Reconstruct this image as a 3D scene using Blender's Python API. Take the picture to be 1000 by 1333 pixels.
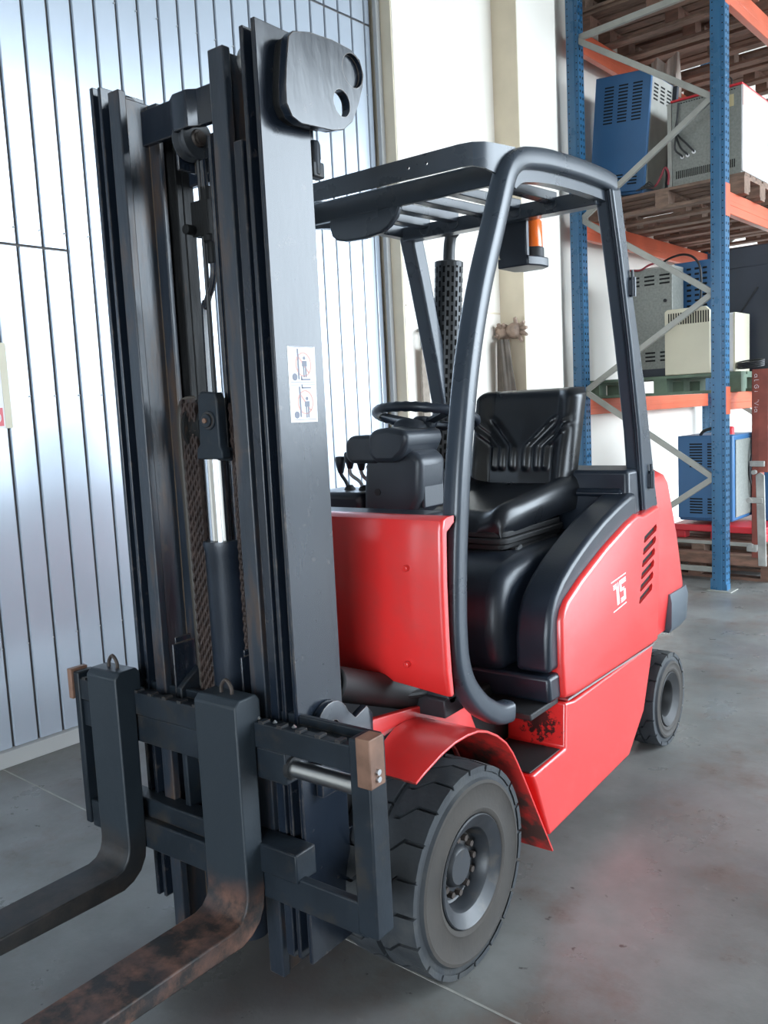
import bpy, bmesh, math, random
from mathutils import Vector, Matrix
random.seed(7)
PI = math.pi
S = bpy.context.scene
COL = S.collection
for o in list(bpy.data.objects): bpy.data.objects.remove(o)

# ------------------------------------------------------------------ camera, sky, light
CAM = Vector((1.5707, -1.7391, 1.4199))
PITCH, ROLL, YAW = 0.117441, 0.048984, 0.648527
fw = Vector((-math.sin(YAW)*math.cos(PITCH), math.cos(YAW)*math.cos(PITCH), -math.sin(PITCH)))
rt = Vector((math.cos(YAW), math.sin(YAW), 0)); dn = fw.cross(rt)
r2 = rt*math.cos(ROLL) + dn*math.sin(ROLL); d2 = -rt*math.sin(ROLL) + dn*math.cos(ROLL)
cd = bpy.data.cameras.new('camera'); cam = bpy.data.objects.new('camera', cd); COL.objects.link(cam)
cam.matrix_world = Matrix.Translation(CAM) @ Matrix((r2, -d2, -fw)).transposed().to_4x4()
cd.sensor_fit = 'VERTICAL'; cd.sensor_height = 36; cd.lens = 1126.26/1333*36; cd.clip_start = .02
S.camera = cam

w = bpy.data.worlds.new('sky'); S.world = w; w.use_nodes = True
bg = w.node_tree.nodes['Background']; bg.inputs[0].default_value = (.77, .89, 1, 1); bg.inputs[1].default_value = 15.0

TH = -0.06523                                   # heading of the left wall
WD = Vector((-math.sin(TH), math.cos(TH), 0)); WN = Vector((WD.y, -WD.x, 0)); W0 = Vector((-1.88, .05, 0))
def W(s, n, z): return W0 + WD*s + WN*n + Vector((0, 0, z))

def area(name, loc, size, energy, rot, color=(1, 1, 1), portal=False):
    l = bpy.data.lights.new(name, 'AREA'); l.shape = 'RECTANGLE'; l.size, l.size_y = size
    l.energy = energy; l.color = color
    if portal: l.cycles.is_portal = True
    o = bpy.data.objects.new(name, l); COL.objects.link(o); o.location = loc; o.rotation_euler = rot
    return o
# the wide open side of the hall (right) and the gate behind the camera let the daylight in
area('daylight_opening', W(8.0, 8.05, 2.9), (11.0, 5.8), 0, (PI/2, 0, PI/2 + TH), portal=True)
area('gate_opening', W(-7.05, 5.2, 1.8), (4.4, 3.6), 0, (PI/2, 0, TH), portal=True)
S.view_settings.view_transform = 'Standard'; S.view_settings.look = 'None'; S.view_settings.gamma = 1
S.view_settings.use_curve_mapping = False
S.view_settings.exposure = 0.0

# ------------------------------------------------------------------ materials
def mat(name, c, rough=.5, metal=0, var=0, vscale=6, c2=None, thr=(.45, .65), scale2=4, bump=0, bscale=40, coat=0, spec=.5, emit=0, stretch=None, wear=None):
    m = bpy.data.materials.new(name); m.use_nodes = True
    nt = m.node_tree; b = nt.nodes['Principled BSDF']
    b.inputs['Base Color'].default_value = (*c, 1); b.inputs['Roughness'].default_value = rough
    b.inputs['Metallic'].default_value = metal; b.inputs['Coat Weight'].default_value = coat; b.inputs['Coat Roughness'].default_value = .2
    b.inputs['Specular IOR Level'].default_value = spec
    if emit: b.inputs['Emission Color'].default_value = (*c, 1); b.inputs['Emission Strength'].default_value = emit
    if not (var or c2 or bump or wear): return m
    N = nt.nodes.new; L = nt.links.new
    tc = N('ShaderNodeTexCoord'); src = tc.outputs['Object']
    if stretch:
        mp = N('ShaderNodeMapping'); mp.inputs['Scale'].default_value = stretch; L(src, mp.inputs[0]); src = mp.outputs[0]
    col = None
    if var:
        n = N('ShaderNodeTexNoise'); n.inputs['Scale'].default_value = vscale; n.inputs['Detail'].default_value = 6; L(src, n.inputs[0])
        r = N('ShaderNodeMapRange'); r.inputs[1].default_value = .3; r.inputs[2].default_value = .7; r.inputs[3].default_value = 1-var; r.inputs[4].default_value = 1+var
        L(n.outputs[0], r.inputs[0])
        mx = N('ShaderNodeVectorMath'); mx.operation = 'SCALE'; mx.inputs[0].default_value = c; L(r.outputs[0], mx.inputs['Scale']); col = mx.outputs[0]
        r2_ = N('ShaderNodeMapRange'); r2_.inputs[1].default_value = .3; r2_.inputs[2].default_value = .7; r2_.inputs[3].default_value = rough*(1-var*.5); r2_.inputs[4].default_value = min(1, rough*(1+var*.5))
        L(n.outputs[0], r2_.inputs[0]); L(r2_.outputs[0], b.inputs['Roughness'])
    if c2:
        n2 = N('ShaderNodeTexNoise'); n2.inputs['Scale'].default_value = scale2; n2.inputs['Detail'].default_value = 9; n2.inputs['Roughness'].default_value = .65; L(src, n2.inputs[0])
        r = N('ShaderNodeMapRange'); r.inputs[1].default_value = thr[0]; r.inputs[2].default_value = thr[1]; L(n2.outputs[0], r.inputs[0])
        mx = N('ShaderNodeMix'); mx.data_type = 'RGBA'; L(r.outputs[0], mx.inputs[0])
        if col: L(col, mx.inputs[6])
        else: mx.inputs[6].default_value = (*c, 1)
        mx.inputs[7].default_value = (*c2, 1); col = mx.outputs[2]
    if wear:
        bv = N('ShaderNodeBevel'); bv.samples = 4; bv.inputs['Radius'].default_value = .005
        ge = N('ShaderNodeNewGeometry'); dt = N('ShaderNodeVectorMath'); dt.operation = 'DOT_PRODUCT'; L(bv.outputs[0], dt.inputs[0]); L(ge.outputs['Normal'], dt.inputs[1])
        nw = N('ShaderNodeTexNoise'); nw.inputs['Scale'].default_value = 30; nw.inputs['Detail'].default_value = 6; L(tc.outputs['Object'], nw.inputs[0])
        sm = N('ShaderNodeMath'); sm.operation = 'MULTIPLY_ADD'; L(nw.outputs[0], sm.inputs[0]); sm.inputs[1].default_value = .30; L(dt.outputs['Value'], sm.inputs[2])
        r = N('ShaderNodeMapRange'); r.inputs[1].default_value = 1.10; r.inputs[2].default_value = .98; L(sm.outputs[0], r.inputs[0])
        mx = N('ShaderNodeMix'); mx.data_type = 'RGBA'; L(r.outputs[0], mx.inputs[0])
        if col: L(col, mx.inputs[6])
        else: mx.inputs[6].default_value = (*c, 1)
        mx.inputs[7].default_value = (*wear, 1); col = mx.outputs[2]
    if col: L(col, b.inputs['Base Color'])
    if bump:
        n3 = N('ShaderNodeTexNoise'); n3.inputs['Scale'].default_value = bscale; n3.inputs['Detail'].default_value = 4; L(src, n3.inputs[0])
        bp = N('ShaderNodeBump'); bp.inputs['Strength'].default_value = bump; bp.inputs['Distance'].default_value = .01; L(n3.outputs[0], bp.inputs['Height']); L(bp.outputs[0], b.inputs['Normal'])
    return m

M = {}
M['mast'] = mat('mast paint', (.011, .016, .025), .22, var=.25, vscale=5, c2=(.022, .029, .040), thr=(.58, .75), scale2=9, bump=.08, bscale=25, stretch=(1, 1, .35), wear=(.16, .13, .105))
M['rail'] = mat('worn rail', (.022, .029, .040), .36, var=.25, vscale=6, c2=(.075, .047, .032), thr=(.50, .68), scale2=6, bump=.1, bscale=30, stretch=(3, 3, .6), wear=(.17, .12, .08))
M['grease'] = mat('greasy rail', (.008, .008, .008), .55, spec=.2, var=.4, vscale=14, c2=(.07, .035, .02), thr=(.62, .75), scale2=12, bump=.2, bscale=60, stretch=(3, 3, .5))
M['carriage'] = mat('carriage paint', (.011, .016, .022), .5, var=.3, vscale=7, spec=.3, c2=(.034, .028, .022), thr=(.54, .72), scale2=8, bump=.12, bscale=30, wear=(.075, .06, .05))
M['forkblade'] = mat('rusty fork steel', (.055, .040, .036), .5, var=.5, vscale=9, c2=(.125, .062, .045), thr=(.45, .68), scale2=5, bump=.25, bscale=35, stretch=(1, .4, 1))
M['copper'] = mat('worn bearing block', (.20, .11, .075), .5, .2, var=.3, vscale=20)
M['guard'] = mat('guard paint', (.036, .046, .060), .28, var=.08, vscale=8, c2=(.06, .07, .082), thr=(.68, .9), scale2=22)
M['bumpergrey'] = mat('bumper grey', (.075, .092, .11), .35, var=.1)
M['red'] = mat('red paint', (.72, .024, .022), .40, var=.10, vscale=3, c2=(.58, .045, .04), thr=(.5, .8), scale2=6, coat=.8)
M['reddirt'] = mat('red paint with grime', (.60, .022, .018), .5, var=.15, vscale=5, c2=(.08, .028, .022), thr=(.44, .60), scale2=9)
M['plastic'] = mat('black plastic', (.011, .016, .025), .36, var=.2, vscale=10, bump=.05, bscale=200)
M['dashp'] = mat('dash plastic', (.030, .036, .046), .40, var=.12, vscale=9, bump=.05, bscale=250)
M['black'] = mat('flat black', (.012, .012, .013), .6)
M['void'] = mat('dark recess', (.004, .004, .004), .9)
M['vinyl'] = mat('seat vinyl', (.007, .0085, .0115), .30, var=.2, vscale=6)
M['rubber'] = mat('tyre rubber', (.028, .032, .037), .68, var=.3, vscale=10, c2=(.065, .064, .06), thr=(.5, .75), scale2=6, bump=.15, bscale=60)
M['sidewall'] = mat('dusty sidewall', (.047, .041, .036), .85, var=.3, vscale=9, bump=.1, bscale=50)
M['rim'] = mat('rim paint', (.026, .029, .034), .45, var=.3, vscale=14, c2=(.085, .07, .055), thr=(.55, .75), scale2=9)
M['nut'] = mat('lug nuts', (.075, .06, .052), .5, .5)
M['chrome'] = mat('chrome', (.72, .73, .75), .09, 1)
M['steel'] = mat('bright steel', (.50, .51, .52), .32, 1)
M['chain'] = mat('rusty chain', (.040, .026, .022), .5, .3, var=.4, vscale=40)
M['hose'] = mat('hose', (.05, .042, .034), .6)
M['amber'] = mat('amber lens', (.95, .17, .02), .2, coat=.3)
M['white'] = mat('white paint line', (.82, .80, .80), .5)
M['pink'] = mat('faded prohibition red', (.72, .42, .36), .6)
M['ink'] = mat('faded ink', (.22, .23, .28), .6)
M['posterred'] = mat('poster red', (.75, .16, .18), .5)
M['exh'] = mat('exhaust shield', (.040, .042, .044), .42, .3, var=.2, vscale=20)
M['wall'] = mat('white wall', (.80, .75, .67), .6, var=.03, vscale=2)
M['beige'] = mat('beige shade and joint', (.70, .61, .46), .6, var=.06, vscale=5)  # shade of the wall returns as a colour; also the panel joint
M['grey'] = mat('grey trim', (.40, .40, .39), .5)
M['panel'] = mat('door panel', (.47, .52, .585), .25, .35, var=.04, vscale=1.5)
M['gap'] = mat('door groove', (.11, .10, .095), .8)
M['blue'] = mat('rack blue', (.028, .125, .245), .28, coat=.4, var=.08, vscale=8)
M['orange'] = mat('rack orange', (.62, .125, .06), .38, var=.1, vscale=4)
M['galv'] = mat('galvanised brace', (.34, .335, .30), .42, .3, var=.1, vscale=10)
M['wood'] = mat('pallet wood', (.22, .115, .08), .75, var=.3, vscale=6, c2=(.11, .07, .05), thr=(.45, .7), scale2=5, stretch=(1, 4, 4))
M['oldwood'] = mat('grey pallet wood', (.25, .16, .115), .8, var=.3, vscale=6, c2=(.11, .075, .055), thr=(.45, .7), scale2=5, stretch=(1, 4, 4))
M['greenwood'] = mat('green painted wood', (.11, .155, .105), .7, var=.25, vscale=7)
M['chblue'] = mat('charger blue', (.032, .115, .25), .42, var=.06, vscale=5)
M['chgrey'] = mat('hammered grey', (.22, .225, .20), .45, var=.18, vscale=60)
M['cream'] = mat('cream enamel', (.62, .57, .43), .45, var=.04, vscale=5)
M['dkcase'] = mat('dark grey case', (.028, .033, .045), .5, var=.15, vscale=3)
M['rustred'] = mat('rust red steel', (.24, .055, .035), .55, var=.25, vscale=9)
M['greysteel'] = mat('dirty grey steel', (.36, .35, .32), .5, .2, var=.25, vscale=12)
M['redplastic'] = mat('red crate plastic', (.55, .02, .03), .4)
M['green'] = mat('green sheet', (.01, .25, .08), .4)
M['label'] = mat('yellowed label', (.55, .46, .26), .6)
M['leather'] = mat('dusty glove leather', (.30, .215, .165), .8, var=.3, vscale=25)
M['cloth'] = mat('grey brown cloth', (.10, .082, .066), .9, var=.35, vscale=12)
M['strap'] = mat('webbing strap', (.28, .235, .19), .85, var=.2, vscale=30)
M['cable'] = mat('black cable', (.015, .015, .016), .45)
M['redcable'] = mat('red cable', (.22, .02, .03), .5)
M['kraft'] = mat('plastic wrap', (.42, .34, .28), .35)
M['roof'] = mat('roof sheet', (.42, .42, .41), .7)
M['asphalt'] = mat('yard asphalt', (.11, .11, .11), .9, var=.2, vscale=2)

def floor_mat():
    m = bpy.data.materials.new('concrete floor'); m.use_nodes = True; nt = m.node_tree; b = nt.nodes['Principled BSDF']; N = nt.nodes.new; L = nt.links.new
    tc = N('ShaderNodeTexCoord')
    def noise(sc, det, ro=.6):
        n = N('ShaderNodeTexNoise'); n.inputs['Scale'].default_value = sc; n.inputs['Detail'].default_value = det; n.inputs['Roughness'].default_value = ro; L(tc.outputs['Object'], n.inputs[0]); return n.outputs[0]
    def rng(x, a, b_, c=0, d=1):
        r = N('ShaderNodeMapRange'); r.inputs[1].default_value = a; r.inputs[2].default_value = b_; r.inputs[3].default_value = c; r.inputs[4].default_value = d; L(x, r.inputs[0]); return r.outputs[0]
    def mix(f, a, c):
        x = N('ShaderNodeMix'); x.data_type = 'RGBA'; L(f, x.inputs[0])
        if isinstance(a, tuple): x.inputs[6].default_value = (*a, 1)
        else: L(a, x.inputs[6])
        x.inputs[7].default_value = (*c, 1); return x.outputs[2]
    c = mix(rng(noise(1.1, 9, .65), .38, .64), (.225, .225, .215), (.125, .124, .116))
    c = mix(rng(noise(2.1, 10, .72), .52, .70, 0, .85), c, (.15, .105, .085))
    c = mix(rng(noise(.9, 6, .6), .52, .68, 0, .7), c, (.125, .105, .11))
    c = mix(rng(noise(4.2, 9, .78), .60, .74, 0, .75), c, (.055, .05, .046))
    c = mix(rng(noise(11, 8, .7), .62, .72, 0, .35), c, (.30, .29, .27))
    c = mix(rng(noise(22, 3, .5), .70, .75, 0, .9), c, (.035, .032, .03))
    L(c, b.inputs['Base Color'])
    L(rng(noise(3.5, 8), .35, .68, .24, .52), b.inputs['Roughness'])
    bp = N('ShaderNodeBump'); bp.inputs['Strength'].default_value = .06; bp.inputs['Distance'].default_value = .01; L(noise(45, 4), bp.inputs['Height']); L(bp.outputs[0], b.inputs['Normal'])
    return m
M['floor'] = floor_mat()

# ------------------------------------------------------------------ mesh helpers
class MB:
    def __init__(s): s.v = []; s.f = []; s.m = []
    def add(s, vs, fs, mi=0):
        k = len(s.v); s.v += [tuple(v) for v in vs]; s.f += [tuple(i+k for i in f) for f in fs]; s.m += [mi]*len(fs); return s
    def box(s, x0, x1, y0, y1, z0, z1, mi=0):
        x0, x1 = min(x0, x1), max(x0, x1); y0, y1 = min(y0, y1), max(y0, y1); z0, z1 = min(z0, z1), max(z0, z1)
        return s.add([(x, y, z) for z in (z0, z1) for y in (y0, y1) for x in (x0, x1)], [(0, 2, 3, 1), (4, 5, 7, 6), (0, 1, 5, 4), (2, 6, 7, 3), (0, 4, 6, 2), (1, 3, 7, 5)], mi)
    def prism(s, pts, ax, a, b, mi=0):
        a, b = min(a, b), max(a, b); n = len(pts)
        A = sum(pts[i][0]*pts[(i+1) % n][1]-pts[(i+1) % n][0]*pts[i][1] for i in range(n))
        if A < 0: pts = pts[::-1]
        def P(p, c): return (c, p[0], p[1]) if ax == 'X' else ((p[0], c, p[1]) if ax == 'Y' else (p[0], p[1], c))
        lo, hi = (list(range(n)), list(range(n, 2*n)))
        f = [tuple(lo[::-1]), tuple(hi)] + [(i, (i+1) % n, n+(i+1) % n, n+i) for i in range(n)]
        if ax == 'Y': f = [q[::-1] for q in f]
        return s.add([P(p, a) for p in pts] + [P(p, b) for p in pts], f, mi)
    def tube(s, pts, r, seg=10, mi=0, cap=True):
        pts = [Vector(p) for p in pts]; n = len(pts); rs = r if isinstance(r, (list, tuple)) else [r]*n
        t0 = (pts[1]-pts[0]).normalized(); up = Vector((0, 0, 1)) if abs(t0.z) < .9 else Vector((1, 0, 0))
        u = t0.cross(up).normalized(); vs = []
        for i in range(n):
            t = (pts[min(i+1, n-1)]-pts[max(i-1, 0)]).normalized(); u = (u - t*u.dot(t)).normalized(); v = t.cross(u)
            vs += [pts[i] + (u*math.cos(2*PI*k/seg) + v*math.sin(2*PI*k/seg))*rs[i] for k in range(seg)]
        fs = [(i*seg+k, i*seg+(k+1) % seg, (i+1)*seg+(k+1) % seg, (i+1)*seg+k) for i in range(n-1) for k in range(seg)]
        if cap: fs += [tuple(range(seg))[::-1], tuple((n-1)*seg+k for k in range(seg))]
        return s.add(vs, fs, mi)
    def cyl(s, a, b, r, seg=20, mi=0): return s.tube([a, b], r, seg, mi)
    def bar(s, a, b, wd, ht, up=(0, 0, 1), mi=0):
        a, b = Vector(a), Vector(b); t = (b-a).normalized(); u = t.cross(Vector(up)).normalized()*wd/2; v = u.normalized().cross(t)*ht/2
        return s.add([a-u-v, a+u-v, a+u+v, a-u+v, b-u-v, b+u-v, b+u+v, b-u+v], [(3, 2, 1, 0), (4, 5, 6, 7), (0, 1, 5, 4), (1, 2, 6, 5), (2, 3, 7, 6), (3, 0, 4, 7)], mi)
    def lathe(s, prof, ax, c, seg=48, mi=0):
        # prof: (offset along axis, radius); axis X or Z
        n = len(prof); vs = []
        for h, r in prof:
            for k in range(seg):
                a = 2*PI*k/seg
                vs.append((c[0]+h, c[1]+r*math.cos(a), c[2]+r*math.sin(a)) if ax == 'X' else (c[0]+r*math.cos(a), c[1]+r*math.sin(a), c[2]+h))
        mis = mi if isinstance(mi, (list, tuple)) else [mi]*(n-1)
        for i in range(n-1):
            s.add([], [], 0); k0 = len(s.v)
        k0 = len(s.v); s.v += vs
        for i in range(n-1):
            for k in range(seg):
                s.f.append((k0+i*seg+k, k0+i*seg+(k+1) % seg, k0+(i+1)*seg+(k+1) % seg, k0+(i+1)*seg+k)); s.m.append(mis[i])
        return s
    def grid(s, fn, nu, nv, mi=0):
        vs = [fn(i/nu, j/nv) for j in range(nv+1) for i in range(nu+1)]
        return s.add(vs, [(j*(nu+1)+i, j*(nu+1)+i+1, (j+1)*(nu+1)+i+1, (j+1)*(nu+1)+i) for j in range(nv) for i in range(nu)], mi)
    def xf(s, m): s.v = [tuple(m @ Vector(v)) for v in s.v]; return s
    def mirx(s):
        s.v = [(-v[0], v[1], v[2]) for v in s.v]; s.f = [f[::-1] for f in s.f]; return s

def mesh_of(name, mb, mats, smooth=35, recalc=True, weld=False):
    me = bpy.data.meshes.new(name); me.from_pydata(mb.v, [], mb.f)
    for m in (mats if isinstance(mats, list) else [mats]): me.materials.append(M[m] if isinstance(m, str) else m)
    me.polygons.foreach_set('material_index', mb.m)
    bm = bmesh.new(); bm.from_mesh(me)
    if weld: bmesh.ops.remove_doubles(bm, verts=bm.verts, dist=1e-5)
    if recalc: bmesh.ops.recalc_face_normals(bm, faces=bm.faces)
    bm.to_mesh(me); bm.free()
    if smooth:
        me.polygons.foreach_set('use_smooth', [True]*len(me.polygons)); me.set_sharp_from_angle(angle=math.radians(smooth))
    return me
def part(name, mb, mats, parent=None, bev=0, seg=2, smooth=35, label=None, recalc=True, weld=False, stuff=False):
    o = bpy.data.objects.new(name, mesh_of(name, mb, mats, smooth, recalc, weld)); COL.objects.link(o)
    if parent: o.parent = parent
    if bev:
        b = o.modifiers.new('bevel', 'BEVEL'); b.width = bev; b.segments = seg; b.limit_method = 'ANGLE'; b.angle_limit = math.radians(30); b.use_clamp_overlap = True
        b.harden_normals = False
    if label: o['label'] = label
    if stuff: o['kind'] = 'stuff'
    return o
def cut(o, mb):
    me = mesh_of('cutter', mb, 'void', 0); c = bpy.data.objects.new('cutter', me); COL.objects.link(c)
    md = o.modifiers.new('cut', 'BOOLEAN'); md.object = c; md.operation = 'DIFFERENCE'; md.solver = 'EXACT'
    bpy.context.view_layer.update()
    dg = bpy.context.evaluated_depsgraph_get(); nm = bpy.data.meshes.new_from_object(o.evaluated_get(dg))
    o.modifiers.clear(); old = o.data; o.data = nm; bpy.data.objects.remove(c); nm.name = o.name
    nm.set_sharp_from_angle(angle=math.radians(35))
def tag(o, label, cat, group=None):
    o['label'] = label; o['category'] = cat
    if group: o['group'] = group
    return o
def thing(name, label, cat, loc=(0, 0, 0), rz=0, group=None):
    o = bpy.data.objects.new(name, None); COL.objects.link(o); o.location = loc; o.rotation_euler = (0, 0, rz); o.empty_display_size = .1
    return tag(o, label, cat, group)
def copy_tree(o, parent=None):
    c = o.copy(); COL.objects.link(c)
    if parent: c.parent = parent
    for ch in o.children: copy_tree(ch, c)
    return c
def struct(name, mb, mats, parent=None, **k):
    o = part(name, mb, mats, parent, **k)
    if not parent: o['kind'] = 'structure'
    return o
def root_struct(name):
    o = bpy.data.objects.new(name, None); COL.objects.link(o); o['kind'] = 'structure'; return o
def arc(c, r, a0, a1, n): return [(c[0]+r*math.cos(math.radians(a0+(a1-a0)*i/n)), c[1]+r*math.sin(math.radians(a0+(a1-a0)*i/n))) for i in range(n+1)]
def rrect(x0, x1, y0, y1, r, n=4):
    return arc((x1-r, y1-r), r, 0, 90, n)+arc((x0+r, y1-r), r, 90, 180, n)+arc((x0+r, y0+r), r, 180, 270, n)+arc((x1-r, y0+r), r, 270, 360, n)
def spline(pts, n=6):
    pts = [Vector(p) for p in pts]; out = []
    for i in range(len(pts)-1):
        p0 = pts[max(i-1, 0)]; p1 = pts[i]; p2 = pts[i+1]; p3 = pts[min(i+2, len(pts)-1)]
        for k in range(n):
            t = k/n; out.append(.5*((2*p1)+(p2-p0)*t+(2*p0-5*p1+4*p2-p3)*t*t+(3*p1-p0-3*p2+p3)*t**3))
    out.append(pts[-1]); return out
WR = Matrix.Rotation(TH, 4, 'Z')
def wmb(mb):   # wall coordinates (n, s, z) -> world
    return mb.xf(Matrix.Translation(W0) @ WR)

# ------------------------------------------------------------------ setting
struct('floor', wmb(MB().box(-1.2, 8.2, -7, 20, -.12, 0)), 'floor', smooth=0)
struct('trim_1', wmb(MB().box(-.0, 8.1, -.006, .0, -.001, .0012)), 'greysteel', smooth=0)          # strip in the floor joint
g = struct('ground', wmb(MB().box(8.2, 60, -40, 60, -.3, -.02).box(-30, 8.2, -40, -7, -.3, -.02)), 'asphalt', smooth=0)
struct('ceiling', wmb(MB().box(-1.2, 8.2, -7, 20, 6.6, 6.75)), 'roof', smooth=0)
struct('wall_front', wmb(MB().box(-1.2, 3.0, -7.2, -7, 0, 6.6).box(7.4, 8.2, -7.2, -7, 0, 6.6).box(3.0, 7.4, -7.2, -7, 3.6, 6.6)), 'wall', smooth=0)
struct('wall_far', wmb(MB().box(-1.2, 8.2, 20, 20.2, 0, 6.6)), 'wall', smooth=0)
mb = MB(); mb.box(8.0, 8.2, -7, 2.5, 0, 6.6); mb.box(8.0, 8.2, 13.5, 20, 0, 6.6); mb.box(8.0, 8.2, 2.5, 13.5, 5.8, 6.6)
struct('wall_right', wmb(mb), 'wall', smooth=0)
mb = MB(); mb.box(-.3, .13, 2.69, 20, 0, 6.6); mb.box(-.3, -.05, -7, 2.69, 0, 6.6)
wl = struct('wall_left', wmb(mb), 'wall', smooth=0)
# jamb faces: shade of the returns put into a beige colour
struct('trim_2', wmb(MB().box(-.05, .128, 2.678, 2.69, 0, 6.6)), 'beige', bev=.003)
struct('trim_3', wmb(MB().box(.02, .05, 2.640, 2.678, 0, 6.6)), 'grey', bev=.004)
mb = MB(); mb.box(.13, .33, 3.775, 4.29, 0, 6.6); struct('trim_4', wmb(mb), 'wall', smooth=0)          # pilaster
struct('trim_5', wmb(MB().box(.13, .328, 3.768, 3.775, 0, 6.6)), 'beige', smooth=0)  # skin on the pilaster side, its shade painted in as beige
struct('trim_6', wmb(MB().box(.13, .30, 4.29, 4.33, 0, 6.6)), 'grey', smooth=0)
struct('trim_7', wmb(MB().box(.13, .134, 2.70, 3.76, 2.05, 2.062)), 'beige', smooth=0)                 # panel joint in the white wall

d = root_struct('door_1')
for k in range(-24, 20):
    s0 = .41 + .1146*k; s1 = s0 + .1146
    if s0 < -2.6: continue
    s1 = min(s1, 2.64)
    if s1-s0 < .03: continue
    for z0, z1 in ([(.07, 2.172), (2.184, 3.702), (3.716, 6.5)] if s0 < .50 else [(.07, 3.702), (3.716, 6.5)]):
        g = .0058
        pr = [(s0+g, -.02), (s0+g, -.004), (s0+g+.003, .001), (s1-g-.003, .001), (s1-g, -.004), (s1-g, -.02)]
        m_ = MB().prism([(b, a) for a, b in pr], 'Z', z0, z1)
        part('panel', wmb(m_), 'panel', d, smooth=0)
part('backing_sheet', wmb(MB().box(-.05, -.012, -2.7, 2.645, .0, 6.5)), 'gap', d, smooth=0)
part('bottom_rail', wmb(MB().box(-.02, .03, -2.7, 2.64, .0, .068)), 'grey', d, bev=.003)
m_ = MB()
for k in range(-12, 20):
    for z in (.5, 1.55, 2.25, 3.3):
        s0 = .41+.1146*k-.012
        m_.lathe([(0, .0035), (.004, .0035), (.005, .0001)], 'X', (.004, s0, z), 6)
part('rivet', wmb(m_), 'grey', d, stuff=True)
# poster on the door
p = thing('poster', 'white safety poster with red bands taped to the grey sliding door', 'poster', W(.03, .006, 1.42), TH)
part('sheet', MB().box(0, .0015, -.12, .15, 0, .35), 'white', p, smooth=0)
part('sleeve_edge', MB().box(0.001, .003, .135, .165, -.0, .352), 'cream', p, smooth=0)
part('red_band', MB().box(.0015, .0022, -.11, .128, .24, .315), 'posterred', p, smooth=0)
part('red_band', MB().box(.0015, .0022, -.11, .128, .01, .085), 'posterred', p, smooth=0)
m_ = MB(); ring = [(.0028, .105+.011*math.cos(a*PI/8), .045+.018*math.sin(a*PI/8)) for a in range(17)]
m_.tube(ring, .0028, 5); part('letter', m_, 'white', p)

# ------------------------------------------------------------------ forklift
FL = thing('forklift', 'red forklift truck with dark grey mast, forks and overhead guard, parked on the concrete floor', 'forklift')
# --- mast
for sx in (1, -1):
    def B(m_, a, b, *r): return m_.box(sx*a, sx*b, *r)
    m_ = MB(); B(m_, .268, .280, -.39, -.235, .16, 2.222); B(m_, .190, .268, -.250, -.235, .16, 2.18); B(m_, .2, .268, -.345, -.330, .16, 1.995)
    part('outer_mast_rail', m_, 'mast', FL, bev=.002)
    m_ = MB(); B(m_, .236, .247, -.392, -.262, .165, 2.215); part('guide_plate', m_, 'mast', FL, bev=.002)
    if sx > 0:
        m_ = MB(); B(m_, .200, .226, -.393, -.378, .162, 1.995); B(m_, .206, .22, -.378, -.30, .162, 1.995); part('middle_mast_rail', m_, 'mast', FL, bev=.002)
    e0 = 0 if sx > 0 else .014
    m_ = MB(); B(m_, .143+e0*1.5, .190+e0, -.396, -.374, .098, 2.192); B(m_, .170+e0, .182+e0, -.374, -.290, .098, 2.185); B(m_, .143+e0*.4, .182+e0, -.300, -.284, .098, 2.18)
    part('inner_mast_rail', m_, 'rail', FL, bev=.003)
    m_ = MB(); B(m_, .125, .19, -.276, -.256, .2, 2.10); B(m_, .125, .140, -.256, -.22, .2, 2.10); part('greased_rail', m_, 'grease', FL, bev=.003)
    m_ = MB(); m_.lathe([(-.016, .001), (-.016, .03), (-.012, .034), (.012, .034), (.016, .03), (.016, .001)], 'X', (sx*.215, -.335, 2.165), 24); part('mast_roller', m_, 'steel' if sx > 0 else 'rim', FL)
    m_ = MB(); B(m_, .118, .124, -.40, -.33, .62, .87); m_.prism([(sx*.118, .87), (sx*.124, .87), (sx*.124, .885), (sx*.12, .885)], 'Y', -.39, -.34); part('chain_guide', m_, 'mast', FL, bev=.002)
m_ = MB(); top = [(-.145, -.352), (-.04, -.352), (-.005, -.372), (.04, -.372), (.06, -.358), (.145, -.358), (.145, -.342), (.065, -.342), (.04, -.356), (0, -.356), (-.035, -.338), (-.145, -.338)]
m_.prism(top, 'Z', 2.066, 2.146); part('mast_crossbar', m_, 'mast', FL, bev=.002)
part('mast_crossbar', MB().box(-.27, .27, -.232, -.212, 1.99, 2.10), 'mast', FL, bev=.003)
part('mast_crossbar', MB().box(-.27, .27, -.232, -.20, .25, .42), 'mast', FL, bev=.003)
m_ = MB(); m_.lathe([(-.02, .012), (-.02, .044), (-.014, .046), (-.008, .036), (.008, .036), (.014, .046), (.02, .044), (.02, .014)], 'X', (.0, -.325, 2.055), 32); sh = part('sheave', m_, 'rim', FL)
m_ = MB().cyl((-.03, -.325, 2.055), (.032, -.325, 2.055), .013); m_.lathe([(.02, .020), (.026, .018), (.026, .001)], 'X', (0, -.325, 2.055), 20); part('sheave_pin', m_, 'nut', sh)
part('sheave_bracket', MB().box(-.032, -.024, -.35, -.28, 1.99, 2.08).box(-.032, .0, -.30, -.28, 1.99, 2.02), 'mast', FL, bev=.002)
m_ = MB().tube([(-.012, -.30, 2.02), (-.012, -.30, 1.2)], .006, 8); part('hydraulic_hose', m_, 'cable', FL)
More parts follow.
